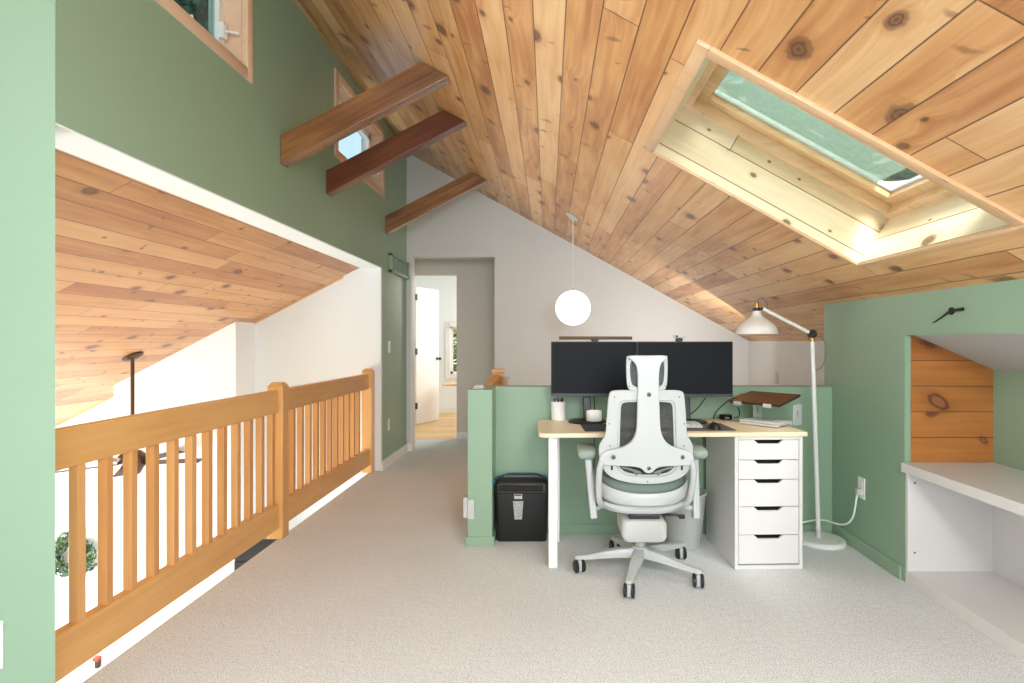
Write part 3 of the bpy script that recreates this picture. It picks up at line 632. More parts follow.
# ------------------------------------------------------------------ built-in cabinet in the right niche
cb = thing('storage_cabinet', 'white open-front storage cabinet built into the right wall niche', 'cabinet', (XR+0.2, 1.6, 0))
box('worktop', M['white'], XR-0.022, 2.218, 0.2, 2.914, 0.552, 0.598, cb, 0.002)
box('bottom_panel', M['white'], XR, 2.2, 0.2, 2.895, 0.001, 0.063, cb, 0.002)
box('side_panel', M['white'], XR, 2.2, 2.895, 2.914, 0.001, 0.552, cb, 0.001)
box('side_panel', M['white'], XR, 2.2, 0.2, 0.219, 0.063, 0.552, cb, 0.001)
box('back_panel', M['white'], 2.2, 2.217, 0.2, 2.914, 0.001, 0.552, cb)
for z in (0.155, 0.50):
    MB().lathe([(0.005, 0), (0.005, 0.001)], (XR+0.035, 2.895, z), 10, (0, -1, 0)).done('screw_hole', M['dark_hole'], cb)

# ------------------------------------------------------------------ desk (turned 2 degrees)
RZ = math.radians(2.0)
DO = Vector((-0.047, 3.03, 0)); TD = Matrix.Translation(DO) @ Matrix.Rotation(RZ, 4, 'Z')
TZ = 0.723
dk = thing('desk', 'pale birch desk with a white square leg in front of the green half wall', 'desk', DO, RZ)
def rc(poly_r):
    pts = []
    for (x, y, r, a0) in poly_r:
        for k in range(7):
            a = math.radians(a0+90*k/6); pts.append((x+r*math.cos(a), y+r*math.sin(a)))
    return pts
DW, DD = 1.42, 0.55
top = rc(((DW-0.012, DD-0.012, 0.012, 0), (0.05, DD-0.05, 0.05, 90), (0.05, 0.05, 0.05, 180), (DW-0.012, 0.012, 0.012, 270)))
MB().prism(top, lambda a, b, t: Vector((a, b, TZ-t)), 0.023).done('desktop', M['birch'], dk, local=True, grain=(1, 0, 0), bevel=0.003)
for lx, ly in ((0.052, 0.06), (0.085, 0.46)):
    MB().box(lx, lx+0.048, ly, ly+0.048, 0.001, 0.70, 0.004).done('leg', M['white_metal'], dk, local=True)
MB().box(0.080, 0.098, 0.108, 0.46, 0.655, 0.70, 0.002).done('rail', M['white_metal'], dk, local=True)
# drawer unit
AO = Vector((0.982, 3.074, 0)); du = thing('drawer_unit', 'white five-drawer unit under the right end of the desk', 'drawers', AO, RZ)
AW, AD, AH = 0.362, 0.50, 0.699
m = MB(); m.box(0, 0.018, 0, AD, 0.001, AH, 0.001); m.box(AW-0.018, AW, 0, AD, 0.001, AH, 0.001); m.box(0.018, AW-0.018, AD-0.012, AD, 0.001, AH); m.box(0.018, AW-0.018, 0.0, AD, AH-0.016, AH); m.box(0.018, AW-0.018, 0.0, AD, 0.001, 0.022)
m.done('body', M['white'], du, local=True, bevel=0.001)
m = MB(); m.box(0.018, AW-0.018, 0.06, 0.065, 0.022, AH-0.016); m.done('recess', M['dark_hole'], du, local=True)
zt = AH-0.018
for hgt in (0.106, 0.103, 0.144, 0.148, 0.154):
    a0, a1, b0, b1 = 0.0205, AW-0.0205, zt-hgt+0.003, zt; c = AW/2; dpt_ = 0.020
    poly = [(a0, b0), (a1, b0), (a1, b1), (c+0.078, b1), (c+0.055, b1-dpt_), (c-0.055, b1-dpt_), (c-0.078, b1), (a0, b1)]
    MB().prism(poly, lambda a, b, t: Vector((a, 0.002+t, b)), 0.016).done('drawer', M['white'], du, local=True, bevel=0.001)
    zt -= hgt

# ------------------------------------------------------------------ things on the desk
def dw(x, y, z=0.0):    # desk-local to world
    return TD @ Vector((x, y, TZ+z))
m = MB(); c = onz(584, 424.5, TZ)
mt = thing('desk_mat', 'dark felt desk mat lying along the front of the desk', 'mat', dw(0.62, 0.17), RZ)
pm = MB(TD); pm.prism(rrect(0.13, 0.135, 0.01, 4, 0.375, 0.19), lambda a, b, t: Vector((a, b, TZ+0.0008+t)), 0.003); pm.done('mat_left_half', M['navy'], mt)
pm = MB(TD); pm.prism(rrect(0.275, 0.135, 0.01, 4, 0.782, 0.19), lambda a, b, t: Vector((a, b, TZ+0.0008+t)), 0.003); pm.done('mat_right_half', M['mat_grey'], mt)
kb_ = thing('keyboard', 'light grey keyboard on the desk mat, seen through the chair back', 'keyboard', dw(0.66, 0.2, 0.004), RZ)
pm = MB(TD); pm.box(0.44, 0.90, 0.135, 0.265, TZ+0.0042, TZ+0.018, 0.004); pm.done('case', M['white_plastic'], kb_)
pm = MB(TD)
for r in range(5):
    for k in range(15): pm.box(0.447+k*0.0299, 0.4735+k*0.0299, 0.142+r*0.024, 0.1635+r*0.024, TZ+0.0185, TZ+0.026, 0.002, 1)
kk = pm.done('keycaps', M['grey_plastic'], kb_); kk['kind'] = 'stuff'
ms = thing('computer_mouse', 'black computer mouse on the right end of the desk mat', 'mouse', onz(714.5, 430, TZ))
p = onz(714.5, 428.5, TZ+0.005); loops = []
for k in range(8):
    t = math.sin(math.pi/2*k/7.0); s = math.sqrt(max(0.0, 1-t*t*0.985)); loops.append([p+Vector((0.033*s*math.cos(a), 0.052*s*math.sin(a), 0.036*t-0.0008)) for a in [2*math.pi*i/20 for i in range(20)]])
MB().loft(loops).done('shell', M['black'], ms, smooth=60)
MB().lathe([(0.009, 0), (0.009, 0.006)], p+Vector((-0.003, 0.028, 0.027)), 12, (1, 0, 0)).done('scroll_wheel', M['mid_grey'], ms)

def monitor(label, x0, x1, Y, base_xy, z0=0.876, z1=1.2):
    o = thing('monitor', label, 'monitor', (base_xy[0], base_xy[1], TZ), 0, 'pair of monitors on the desk')
    MB().box(x0, x1, Y, Y+0.022, z0, z1, 0.004).done('housing', M['black'], o)
    MB().box(x0+0.006, x1-0.006, Y-0.001, Y+0.004, z0+0.019, z1-0.006).done('screen', M['screen'], o)
    MB().box(x0+0.001, x1-0.001, Y-0.0022, Y+0.002, z0+0.001, z0+0.019).done('chin', M['bezel'], o)
    bx, by = base_xy
    MB().lathe([(0.112, 0.001), (0.114, 0.006), (0.108, 0.012), (0.03, 0.016)], (bx, by, TZ), 36).done('base', M['black'], o, smooth=30)
    m = MB(); m.bar((bx, by+0.02, TZ+0.014), (bx, by+0.055, 1.03), 0.045, 0.028, (0, 1, 0), 0.006); m.box(bx-0.07, bx+0.07, Y+0.022, by+0.06, 0.98, 1.1, 0.008); m.done('stand', M['black'], o)
    return o
ML = monitor('left monitor, under the slim light bar', at(551, 0, 3.44).x, at(636.4, 0, 3.44).x, 3.44, (0.232, 3.462))
MR = monitor('right monitor, with the white webcam on its top edge', at(636.8, 0, 3.40).x, at(733, 0, 3.40).x, 3.40, (0.82, 3.44))
lb = thing('monitor_light_bar', 'slim dark light bar clipped on top of the left monitor', 'lamp', (0.27, 3.43, 1.2))
m = MB(); a, b = at(559, 338, 3.42), at(632, 338, 3.42); m.tube([a, b], 0.0095, 14, False); m.done('bar', M['bronze'], lb, smooth=40)
MB().box(0.255, 0.295, 3.415, 3.475, 1.2003, 1.218, 0.004).done('clip', M['black'], lb)
wc = thing('webcam', 'small white webcam on top of the right monitor', 'webcam', (0.77, 3.4, 1.2))
a = at(674, 339.6, 3.4); b = at(685.6, 335.3, 3.4)
MB().box(a.x, b.x, 3.395, 3.425, a.z+0.008, b.z+0.004, 0.006).done('body', M['white_plastic'], wc)
MB().lathe([(0.007, 0), (0.007, 0.003)], (a.x+0.016, 3.3945, (a.z+b.z)/2+0.006), 14, (0, -1, 0)).done('lens', M['black_gloss'], wc)
MB().box(a.x+0.014, a.x+0.05, 3.395, 3.43, 1.2003, a.z+0.0085, 0.003).done('clip', M['black'], wc)
# pen cup
p = onz(558.4, 420, TZ); pc = thing('pen_cup', 'white pen cup at the left end of the desk', 'pen cup', p)
MB().lathe([(0.043, 0.001), (0.045, 0.004), (0.045, 0.112), (0.0425, 0.114), (0.041, 0.112), (0.041, 0.006), (0.0, 0.006)], p, 32, cap=False).done('cup', M['ceramic'], pc, smooth=40)
for i, (dx, dy, tx, ty, hh) in enumerate(((-0.02, 0.0, -0.004, 0.0, 0.128), (-0.005, 0.015, 0.002, 0.004, 0.136), (0.012, -0.01, 0.006, -0.004, 0.13), (0.02, 0.012, 0.008, 0.004, 0.134), (0.0, -0.02, -0.002, -0.006, 0.126))):
    q = MB(); q.cyl(p+Vector((dx*0.6, dy*0.6, 0.008)), p+Vector((dx+tx, dy+ty, hh)), 0.0045, 8)
    tag(q.done('pen', (M['black'], M['mid_grey'], M['black'], M['bezel'], M['black'])[i]), 'dark pen standing in the white pen cup at the desk\'s left end', 'pen', 'pens in the white cup')
# small white pot
p = Vector((at(594, 0, 3.40).x, 3.40, TZ+0.0155))
pt_ = tag(MB().lathe([(0.043, 0.001), (0.0455, 0.005), (0.0455, 0.056), (0.043, 0.059), (0.041, 0.056), (0.041, 0.05), (0.0, 0.05)], p, 36, cap=False).done('candle_jar', M['ceramic'], smooth=40), 'squat white ceramic jar in front of the left monitor stand', 'jar')
# hub
p = onz(725.6, 419.5, TZ)
hb = thing('cable_hub', 'small black round-cornered hub box on the desk beside the laptop stand', 'hub', p)
MB().lathe([(0.036, 0.001), (0.039, 0.004), (0.039, 0.028), (0.034, 0.032)], p, 28).done('case', M['black_gloss'], hb, smooth=40)
MB().box(p.x-0.014, p.x+0.012, p.y-0.0405, p.y-0.036, TZ+0.008, TZ+0.02, 0.002).done('label_plate', M['mid_grey'], hb)
# laptop stand with laptop and silver slab
WD, DP = Vector((0.63, -0.776, 0)), Vector((0.776, 0.63, 0)); LC = Vector((1.27, 3.43, 0))
def lp(a, b, z): return LC+WD*a+DP*b+Vector((0, 0, z))
def tz(b): return 0.835+(b+0.115)*0.19
lap = thing('laptop', 'closed dark laptop resting on the raised aluminium stand', 'laptop', lp(0, 0, 0.85))
m = MB(); m.hexa([lp(a, b, tz(b)+z) for a in (-0.16, 0.16) for b in (-0.115, 0.115) for z in (0.001, 0.009)], 0.003); m.done('base', M['black'], lap)
m = MB(); m.hexa([lp(a, b, tz(b)+z) for a in (-0.16, 0.16) for b in (-0.115, 0.115) for z in (0.0092, 0.016)], 0.002); m.done('lid', M['laptop'], lap)
SB = Vector((1.255, 3.352, 0))
def sp_(a, b, z): return SB+WD*a+DP*b+Vector((0, 0, z))
ls = thing('laptop_stand', 'aluminium laptop stand at the right end of the desk', 'stand', sp_(0, 0.05, TZ))
for a in (-0.125, 0.125):
    o_ = [(0.035, TZ+0.001), (0.035, TZ+0.02), (0.095, TZ+0.02), (0.115, 0.838), (0.155, 0.846), (0.155, TZ+0.02), (0.155, TZ+0.001)]
    m = MB(); m.ring([(q[0], q[1]) for q in rrect(0.042, 0.058, 0.012, 5, 0.108, TZ+0.06)], rrect(0.014, 0.022, 0.013, 5, 0.108, TZ+0.068), lambda u_, v_, t, a=a: sp_(a-0.003+t, u_, v_), 0.006); m.done('side_panel', M['alu'], ls)
m = MB(); m.hexa([sp_(a, b, z) for a in (-0.125, 0.125) for b in (0.07, 0.15) for z in (TZ+0.001, TZ+0.004)]); m.done('foot_plate', M['alu'], ls)
m = MB()
for b9 in (-0.01, 0.09): m.hexa([LC+WD*a+DP*b+Vector((0, 0, tz(b)+z)) for a in (-0.13, 0.13) for b in (b9, b9+0.03) for z in (-0.006, -0.0005)])
m.done('support_bars', M['alu'], ls)
for a in (-0.105, 0.085):
    m = MB(); m.hexa([lp(q, b, tz(b)+z) for q in (a-0.025, a+0.025) for b in (-0.121, -0.1155) for z in (-0.008, 0.014)], 0.002); m.hexa([lp(q, b, tz(b)+z) for q in (a-0.025, a+0.025) for b in (-0.121, -0.06) for z in (-0.006, -0.0005)]); m.done('hook', M['white_plastic'], ls)
sl_ = thing('silver_laptop', 'closed silver laptop lying on the desk beneath the stand', 'laptop', sp_(0, 0, TZ))
m = MB(); m.hexa([sp_(a, b, z) for a in (-0.117, 0.117) for b in (-0.10, 0.065) for z in (TZ+0.0045, TZ+0.018)], 0.004); m.done('base', M['alu'], sl_)
m = MB(); m.hexa([sp_(a, b, z) for a in (-0.117, 0.117) for b in (-0.10, 0.065) for z in (TZ+0.019, TZ+0.029)], 0.004); m.done('lid', M['alu'], sl_)
m = MB(); m.hexa([sp_(a, b, z) for a in (0.1165, 0.1178) for b in (-0.07, 0.03) for z in (TZ+0.008, TZ+0.014)]); m.done('port_slot', M['mid_grey'], sl_)
# tan cable strap behind laptop and cables
q0 = lp(-0.165, -0.02, tz(-0.02)+0.004)
tag(MB().hexa([lp(-0.161+u_, b, tz(b)+z) for u_ in (-0.022, -0.001) for b in (-0.06, 0.05) for z in (-0.002, 0.016)], 0.006).done('leather_strap', M['tan']), 'tan leather piece poking out left of the dark laptop', 'strap')
def cable(name, label, pts, r, m, cat='cable', parts=None): return tag(MB().tube(pts, r, 8).done(name, m, smooth=60), label, cat)
cable('cable', 'black cable arching from the hub up to the laptop on the stand', [onz(713.5, 418.6, TZ)+Vector((0, 0, 0.003)), at(716, 412, 3.52), at(723, 405, 3.41), at(731, 399, 3.43), at(737, 398, 3.46)], 0.0035, M['cable_black'])
cable('cable', 'black cable hanging from the laptop front corner behind the hub', [at(737.6, 407.5, 3.42), at(739.4, 411, 3.44), at(739, 416, 3.47), at(734, 418.2, 3.48)], 0.0035, M['cable_black'])
cable('cable', 'thin black cable dropping from the right monitor behind the chair', [at(706, 397, 3.44), at(701, 404, 3.46), at(696, 410, 3.50), at(688, 415.5, 3.56), at(682, 417.6, 3.572)], 0.003, M['cable_black'])
cable('cable', 'thin black cable hanging straight down right of the left monitor stand', [at(594.5, 396, 3.50), at(594.5, 402, 3.58), at(594.5, 408, 3.622), at(594.4, 418.5, 3.628), at(594.3, 440, 3.63), at(594, 470, 3.635)], 0.003, M['cable_black'])

# ------------------------------------------------------------------ office chair
CO = Vector((0.478, 3.04, 0)); ch = thing('office_chair', 'white ergonomic office chair with mesh back, seen from behind at the desk', 'chair', CO)
K = 2.79/585.0; CXP = 646.5
def cx_(dx): return dx*K
def cz_(y): return H-(y-VY)*K
def both(half):     # half outline [(dx, y)...] from top centre round the right side to bottom centre
    return [(cx_(a), cz_(b)) for a, b in half]+[(-cx_(a), cz_(b)) for a, b in reversed(half) if abs(a) > 1e-6]
def resamp(pts, n):
    P = [Vector((p[0], p[1])) for p in pts]; P.append(P[0]); d = [0]
    for i in range(len(P)-1): d.append(d[-1]+(P[i+1]-P[i]).length)
    out, j = [], 0
    for k in range(n):
        t = d[-1]*k/n
        while d[j+1] < t: j += 1
        f = (t-d[j])/max(d[j+1]-d[j], 1e-9); q = P[j].lerp(P[j+1], f); out.append((q.x, q.y))
    return out
def smoothpoly(pts, it=2):
    P = pts
    for _ in range(it):
        Q = []
        for i in range(len(P)):
            a, b = P[i], P[(i+1) % len(P)]; Q += [(a[0]*0.75+b[0]*0.25, a[1]*0.75+b[1]*0.25), (a[0]*0.25+b[0]*0.75, a[1]*0.25+b[1]*0.75)]
        P = Q
    return P
def bk(y0, curve=0.9, bulge=0.0):
    def f(a, b, t): return Vector((a, y0+curve*a*a-bulge*math.exp(-((b-0.66)/0.16)**2)+t, b))
    return f
N = 120
head_o = resamp(smoothpoly(both([(0, 355.6), (19, 355.6), (20.8, 357.5), (20.9, 372), (20.2, 386), (17.5, 391.5), (0, 392)]), 1), N)
head_i = resamp(smoothpoly(both([(0, 359.6), (14.5, 359.6), (17.2, 363), (17.0, 378), (14.6, 387.4), (0, 387.8)]), 1), N)
MB().ring(head_o, head_i, bk(-0.235, 1.6), 0.018).done('headrest_frame', M['white_plastic'], ch, local=True, smooth=50, bevel=0.003)
MB().prism(head_i, bk(-0.224, 1.6), 0.006).done('headrest_net', M['head_net'], ch, local=True)
fr_o = resamp(smoothpoly(both([(0, 390.8), (27, 390.6), (36, 391.6), (38.2, 395), (39.8, 410), (40.8, 428), (41.6, 437), (45.5, 443), (48.2, 448), (48.2, 456), (46, 467), (42, 475), (33, 481), (18, 484.5), (0, 485.5)]), 2), N*2)
fr_i = resamp(smoothpoly(both([(0, 401), (24, 401), (28.2, 404), (28.6, 415), (29.2, 430), (29.6, 450), (31, 465), (29.5, 471), (24, 475.5), (14, 477.6), (0, 478)]), 2), N*2)
MB().ring(fr_o, fr_i, bk(-0.232, 0.75), 0.022).done('backrest_frame', M['white_plastic'], ch, local=True, smooth=50, bevel=0.004)
MB().prism(fr_i, bk(-0.216, 0.75), 0.004).done('backrest_net', M['chair_net'], ch, local=True)
inner2 = [(a*0.93, cz_(438)+(b-cz_(438))*0.955) for a, b in fr_i]
MB().ring(fr_i, inner2, bk(-0.222, 0.75), 0.012).done('inner_rim', M['grey_plastic'], ch, local=True, smooth=50)
spine = both([(0, 355.4), (19.2, 355.4), (19.8, 357.4), (15.5, 360.5), (12, 364.5), (10.7, 371), (10.4, 380), (10.5, 392), (11.1, 410), (11.4, 424), (12.2, 431), (14.2, 437), (18, 442.5), (24, 446.4), (31, 448.8), (38, 450.4), (43.5, 453), (47, 457.5), (48.2, 463), (46.2, 466.4), (40, 466.4), (26, 465.8), (12, 466), (6.5, 468), (4.2, 471.4), (0, 472.6)])
spine = resamp(smoothpoly(spine, 2), 260)
m = MB(); m.prism(spine, bk(-0.262, 1.15, 0.012), 0.026); m.done('back_support', M['white_plastic'], ch, local=True, smooth=40, bevel=0.004)
for s in (-1, 1):   # hoop arms running from the yoke down to the seat pan
    pts = [(s*0.216, -0.212, 0.625), (s*0.227, -0.205, 0.58), (s*0.230, -0.185, 0.52), (s*0.228, -0.16, 0.455), (s*0.220, -0.13, 0.405), (s*0.196, -0.08, 0.37)]
    MB().tube(pts, 0.0155, 10).done('hoop_arm', M['white_plastic'], ch, local=True, smooth=60)
def disc(name, px, py, y, r, m, d=0.004):
    MB().lathe([(r, 0), (r, d*0.7), (r*0.7, d)], (cx_(px), y, cz_(py)), 16, (0, -1, 0)).done(name, m, ch, local=True)
for px, py, y in ((0.3, 394.4, -0.2625), (-34.5, 457.6, -0.2405), (34.5, 457.6, -0.2405), (0.2, 468.0, -0.2655)):
    disc('bolt', px, py, y, 0.0115, M['mid_grey'], 0.005); disc('bolt_socket', px, py, y-0.0052, 0.0055, M['black'], 0.002)
for px, py in ((-33, 397.8), (33, 397.8), (-38, 425), (38, 425), (-37.5, 447.5), (37.5, 447.5), (0, 482.6)):
    disc('screw', px, py, -0.2325+0.75*(cx_(px))**2, 0.004, M['mid_grey'], 0.002)
for px, py in ((-18, 359.6), (18, 359.6), (-18.3, 386.7), (18.3, 386.7)):
    disc('screw', px, py, -0.2355+1.6*(cx_(px))**2, 0.0035, M['mid_grey'], 0.002)
for s in (-1, 1):
    x = cx_(s*35.5); MB().box(x-0.0045, x+0.0045, -0.215, -0.2085, cz_(472), cz_(466.5), 0.002).done('slot', M['black'], ch, local=True)
m = MB()
for s in (-1, 1):
    m = MB(); m.bar((s*0.03, -0.226, cz_(474)), (s*0.085, -0.222, cz_(470)), 0.018, 0.012, (0, 0, 1), 0.003); m.bar((s*0.085, -0.222, cz_(470)), (s*0.125, -0.220, cz_(468)), 0.014, 0.012, (0, 0, 1), 0.003)
    m.bar((s*0.062, -0.226, cz_(472)), (s*0.05, -0.222, cz_(476.5)), 0.014, 0.010, (0, 1, 0), 0.003)
    m.done('lumbar_bracket', M['mid_grey'], ch, local=True)
# seat
def plan(hx_, yr, yf, n=64, ex=2.6):
    cy = (yr+yf)/2; hy = (yf-yr)/2; P = []
    for k in range(n):
        a = 2*math.pi*k/n; c, s = math.cos(a), math.sin(a)
        P.append((hx_*math.copysign(abs(c)**(2/ex), c), cy+hy*math.copysign(abs(s)**(2/ex), s)))
    return P
def slab(profile, ex=2.6):
    L_ = []
    for (hx_, yr, yf, z, dip) in profile: L_.append([Vector((x, y, z+dip*(abs(x)/0.23)**2.2)) for x, y in plan(hx_, yr, yf, ex=ex)])
    return MB().loft(L_)
slab([(0.20, -0.185, 0.24, 0.432, 0.02), (0.215, -0.205, 0.262, 0.445, 0.02), (0.222, -0.212, 0.27, 0.475, 0.022), (0.215, -0.205, 0.262, 0.505, 0.025), (0.19, -0.17, 0.23, 0.518, 0.025)]).done('seat_cushion', M['seat_fabric'], ch, local=True, smooth=60)
m = MB(); A = plan(0.238, -0.235, 0.285, 64, 2.6); B = plan(0.222, -0.218, 0.27, 64, 2.6)
def shl(P, z, dz): return [Vector((x, y, z+dz*(abs(x)/0.23)**2.4+(0.035*max(0, (y-0.0)/0.28) if False else 0))) for x, y in P]
m.loft([shl(plan(0.15, -0.12, 0.18), 0.392, 0.0), shl(plan(0.215, -0.212, 0.262), 0.398, 0.016), shl(plan(0.236, -0.233, 0.283), 0.412, 0.03), shl(A, 0.44, 0.034), shl(A, 0.462, 0.036), shl(plan(0.233, -0.229, 0.28), 0.468, 0.037), shl(B, 0.462, 0.036), shl(plan(0.20, -0.195, 0.24), 0.428, 0.02)])
m.done('seat_shell', M['white_plastic'], ch, local=True, smooth=50)
m = MB(); m.loft([shl(plan(0.13, -0.13, 0.12, ex=3), 0.338, 0.0), shl(plan(0.20, -0.165, 0.15, ex=3), 0.352, 0.01), shl(plan(0.222, -0.175, 0.16, ex=3), 0.372, 0.018), shl(plan(0.215, -0.17, 0.155, ex=3), 0.388, 0.018)]); m.done('seat_pan', M['white_plastic'], ch, local=True, smooth=50)
# arms
for s, px in ((-1, -0.276), (1, 0.289)):
    bx = -0.246 if s < 0 else 0.270
    a = MB(); a.bar((px+(0.004 if s < 0 else -0.012), -0.02, 0.605), (bx, -0.08, 0.305), 0.034, 0.05, (0, 1, 0), 0.007); a.bar((bx, -0.06, 0.352), (s*0.19, -0.02, 0.362), 0.04, 0.024, (0, 0, 1), 0.004)
    ar = a.done('armrest', M['white_plastic'], ch, local=True, smooth=40)
    pm = MB(); pm.loft([[Vector((px+q[0]*k, 0.03+q[1]*k, z)) for q in rrect(0.047, 0.125, 0.035, 6)] for k, z in ((0.75, 0.600), (0.94, 0.612), (1.0, 0.628), (0.97, 0.644), (0.86, 0.652))])
    pm.done('arm_pad', M['pad_grey'], ar, local=True, smooth=50)
m = MB(); m.loft([[Vector((q[0]*k, y, 0.265+q[1]*k)) for q in rrect(0.112, 0.058, 0.035, 6)] for k, y in ((0.86, -0.165), (0.97, -0.155), (1.0, -0.13), (1.0, 0.06), (0.9, 0.09))]); m.done('mechanism_cover', M['grey_plastic'], ch, local=True, smooth=50)
m = MB(); m.box(-0.075, 0.075, -0.15, 0.08, 0.318, 0.342, 0.004); m.done('tilt_mechanism', M['black'], ch, local=True)
m = MB(); m.tube([(0.10, -0.05, 0.318), (0.17, -0.06, 0.316), (0.205, -0.07, 0.312)], 0.007); m.box(0.185, 0.215, -0.085, -0.06, 0.302, 0.322, 0.005); m.done('lever', M['black'], ch, local=True)
MB().cyl((0, 0, 0.10), (0, 0, 0.212), 0.027, 20).done('gas_column', M['grey_plastic'], ch, local=True, smooth=40)
m = MB(); m.lathe([(0.034, 0.078), (0.05, 0.088), (0.05, 0.125), (0.038, 0.142)], (0, 0, 0), 24)
ANG = [-108+72*k for k in range(5)]
for a in ANG:
    r = math.radians(a); d = Vector((math.cos(r), math.sin(r), 0)); sd = Vector((-d.y, d.x, 0)); L_ = []
    for t, wd_, zb, zt_ in ((0.03, 0.030, 0.088, 0.136), (0.12, 0.027, 0.086, 0.126), (0.22, 0.022, 0.078, 0.106), (0.275, 0.018, 0.073, 0.094), (0.325, 0.016, 0.072, 0.09), (0.337, 0.011, 0.074, 0.086)):
        L_.append([d*t+sd*sx*wd_+Vector((0, 0, z)) for sx, z in ((-1, zb), (1, zb), (1, zb+(zt_-zb)*0.7), (0.7, zt_), (-0.7, zt_), (-1, zb+(zt_-zb)*0.7))])
    m.loft(L_)
m.done('star_base', M['white_plastic'], ch, local=True, smooth=35)
for i, a in enumerate(ANG):
    r = math.radians(a); d = Vector((math.cos(r), math.sin(r), 0))*0.315
    ax = Vector((math.cos(math.radians(-14+9*i)), math.sin(math.radians(-14+9*i)), 0))
    q = MB(); q.bar(d-ax*0.0105+Vector((0, 0, 0.036)), d+ax*0.0105+Vector((0, 0, 0.036)), 0.03, 0.058, (0, 0, 1), 0.006); q.cyl(d+Vector((0, 0, 0.05)), d+Vector((0, 0, 0.08)), 0.008, 10)
    co = q.done('caster', M['white_plastic'], ch, local=True)
    for s in (-1, 1):
        w_ = MB(); w_.lathe([(0.026, 0), (0.0325, 0.003), (0.0325, 0.011), (0.028, 0.014), (0.012, 0.015)], d+ax*s*0.0115+Vector((0, 0, 0.0335)), 24, ax*s); w_.done('wheel', M['black'], co, local=True, smooth=35)

# ------------------------------------------------------------------ shredder and bin
sx0, sx1 = -0.322, 0.004
sh = thing('paper_shredder', 'black paper shredder with a window full of shreds under the desk', 'shredder', (-0.16, 3.56, 0))
Yf = 3.50
def sr(x0, x1, y0, y1, r, z): return [Vector(((x0+x1)/2+p[0], (y0+y1)/2+p[1], z)) for p in rrect((x1-x0)/2, (y1-y0)/2, r, 5)]
MB().loft([sr(-0.306, -0.012, Yf+0.006, 3.635, 0.022, 0.001), sr(-0.310, -0.008, Yf+0.003, 3.64, 0.024, 0.012), sr(-0.320, 0.003, Yf, 3.642, 0.025, 0.29)]).done('bin', M['black'], sh, smooth=40)
MB().loft([sr(-0.322, 0.005, Yf-0.002, 3.643, 0.025, 0.293), sr(-0.322, 0.005, Yf-0.003, 3.643, 0.025, 0.345), sr(-0.312, -0.006, Yf+0.015, 3.64, 0.03, 0.368), sr(-0.28, -0.04, Yf+0.04, 3.63, 0.03, 0.375)]).done('head', M['black'], sh, smooth=40)
MB().box(-0.295, -0.03, Yf-0.006, Yf-0.0028, 0.305, 0.342, 0.002).done('front_band', M['black_gloss'], sh)
wc_ = -0.178
MB().prism([(wc_-0.031, 0.245), (wc_+0.031, 0.245), (wc_+0.022, 0.135), (wc_-0.022, 0.135)], lambda a, b, t: Vector((a, Yf-0.001+(0.29-b)*0.012+t, b)), 0.006).done('window', M['shreds'], sh)
MB().box(wc_-0.024, wc_+0.024, Yf-0.002, Yf+0.003, 0.258, 0.288, 0.001).done('label_plate', M['white_plastic'], sh)
MB().box(wc_-0.02, wc_+0.02, Yf-0.0028, Yf-0.001, 0.277, 0.285).done('display', M['dark_hole'], sh)
MB().box(-0.27, -0.06, 3.56, 3.60, 0.3755, 0.380, 0.002).done('feed_slot', M['mid_grey'], sh)
bl = MB(); bl.tube([(-0.323, Yf+0.02, 0.33), (-0.318, Yf+0.03, 0.365), (-0.25, 3.628, 0.376), (-0.16, 3.636, 0.378), (-0.07, 3.628, 0.376), (0.001, Yf+0.03, 0.365), (0.006, Yf+0.02, 0.33)], 0.0075, 8)
bl.done('liner_bag', M['bag_blue'], sh, smooth=60)
wb = thing('waste_bin', 'light grey plastic waste bin under the desk beside the drawer unit', 'bin', (0.80, 3.44, 0))
MB().lathe([(0.088, 0.001), (0.092, 0.006), (0.126, 0.316), (0.129, 0.32), (0.124, 0.318), (0.09, 0.012), (0.0, 0.010)], (0.80, 3.44, 0), 40, cap=False).done('body', M['grey_plastic'], wb, smooth=40)
MB().lathe([(0.126, 0.308), (0.132, 0.312), (0.132, 0.322), (0.123, 0.322)], (0.80, 3.44, 0), 40, cap=False).done('rim', M['grey_plastic'], wb, smooth=40)

# ------------------------------------------------------------------ floor lamp
LB = Vector((1.628, 3.49, 0)); fl_ = thing('floor_lamp', 'white adjustable floor lamp with a bell shade right of the desk', 'lamp', LB)
MB().lathe([(0.132, 0.001), (0.136, 0.006), (0.136, 0.022), (0.126, 0.03), (0.02, 0.033)], LB, 48).done('base', M['white_metal'], fl_, smooth=30)
pb, pj = at(818.6, 531, 3.49), at(812.2, 334, 3.44); pb.z = 0.032
m = MB(); m.cyl(pb, pj, 0.0125, 20); m.done('pole', M['white_metal'], fl_, smooth=40)
MB().cyl(pb.lerp(pj, 0.0), pb.lerp(pj, 0.045), 0.015, 16).done('collar', M['alu'], fl_, smooth=40)
jt = MB(); jt.lathe([(0.018, -0.02), (0.024, -0.014), (0.024, 0.014), (0.018, 0.02)], pj, 20, (0, 1, 0)); jt.lathe([(0.014, 0), (0.014, 0.02)], pj+Vector((0.0, 0, -0.024)), 14, (0, 1, 0)); jt.done('joint', M['black'], fl_, smooth=40)
MB().cyl(pj+Vector((0, 0, -0.045)), pj+Vector((0, 0, -0.018)), 0.0145, 16).done('brass_ferrule', M['brass'], fl_, smooth=40)
ae = at(763.0, 308.6, 3.44); dirn = (ae-pj).normalized()
m = MB(); m.cyl(pj-dirn*0.01, ae, 0.0105, 16); m.done('arm', M['white_metal'], fl_, smooth=40)
sc_ = at(756.8, 334, 3.44); shz = sc_.z+0.0
so = at(757.0, 311, 3.44)
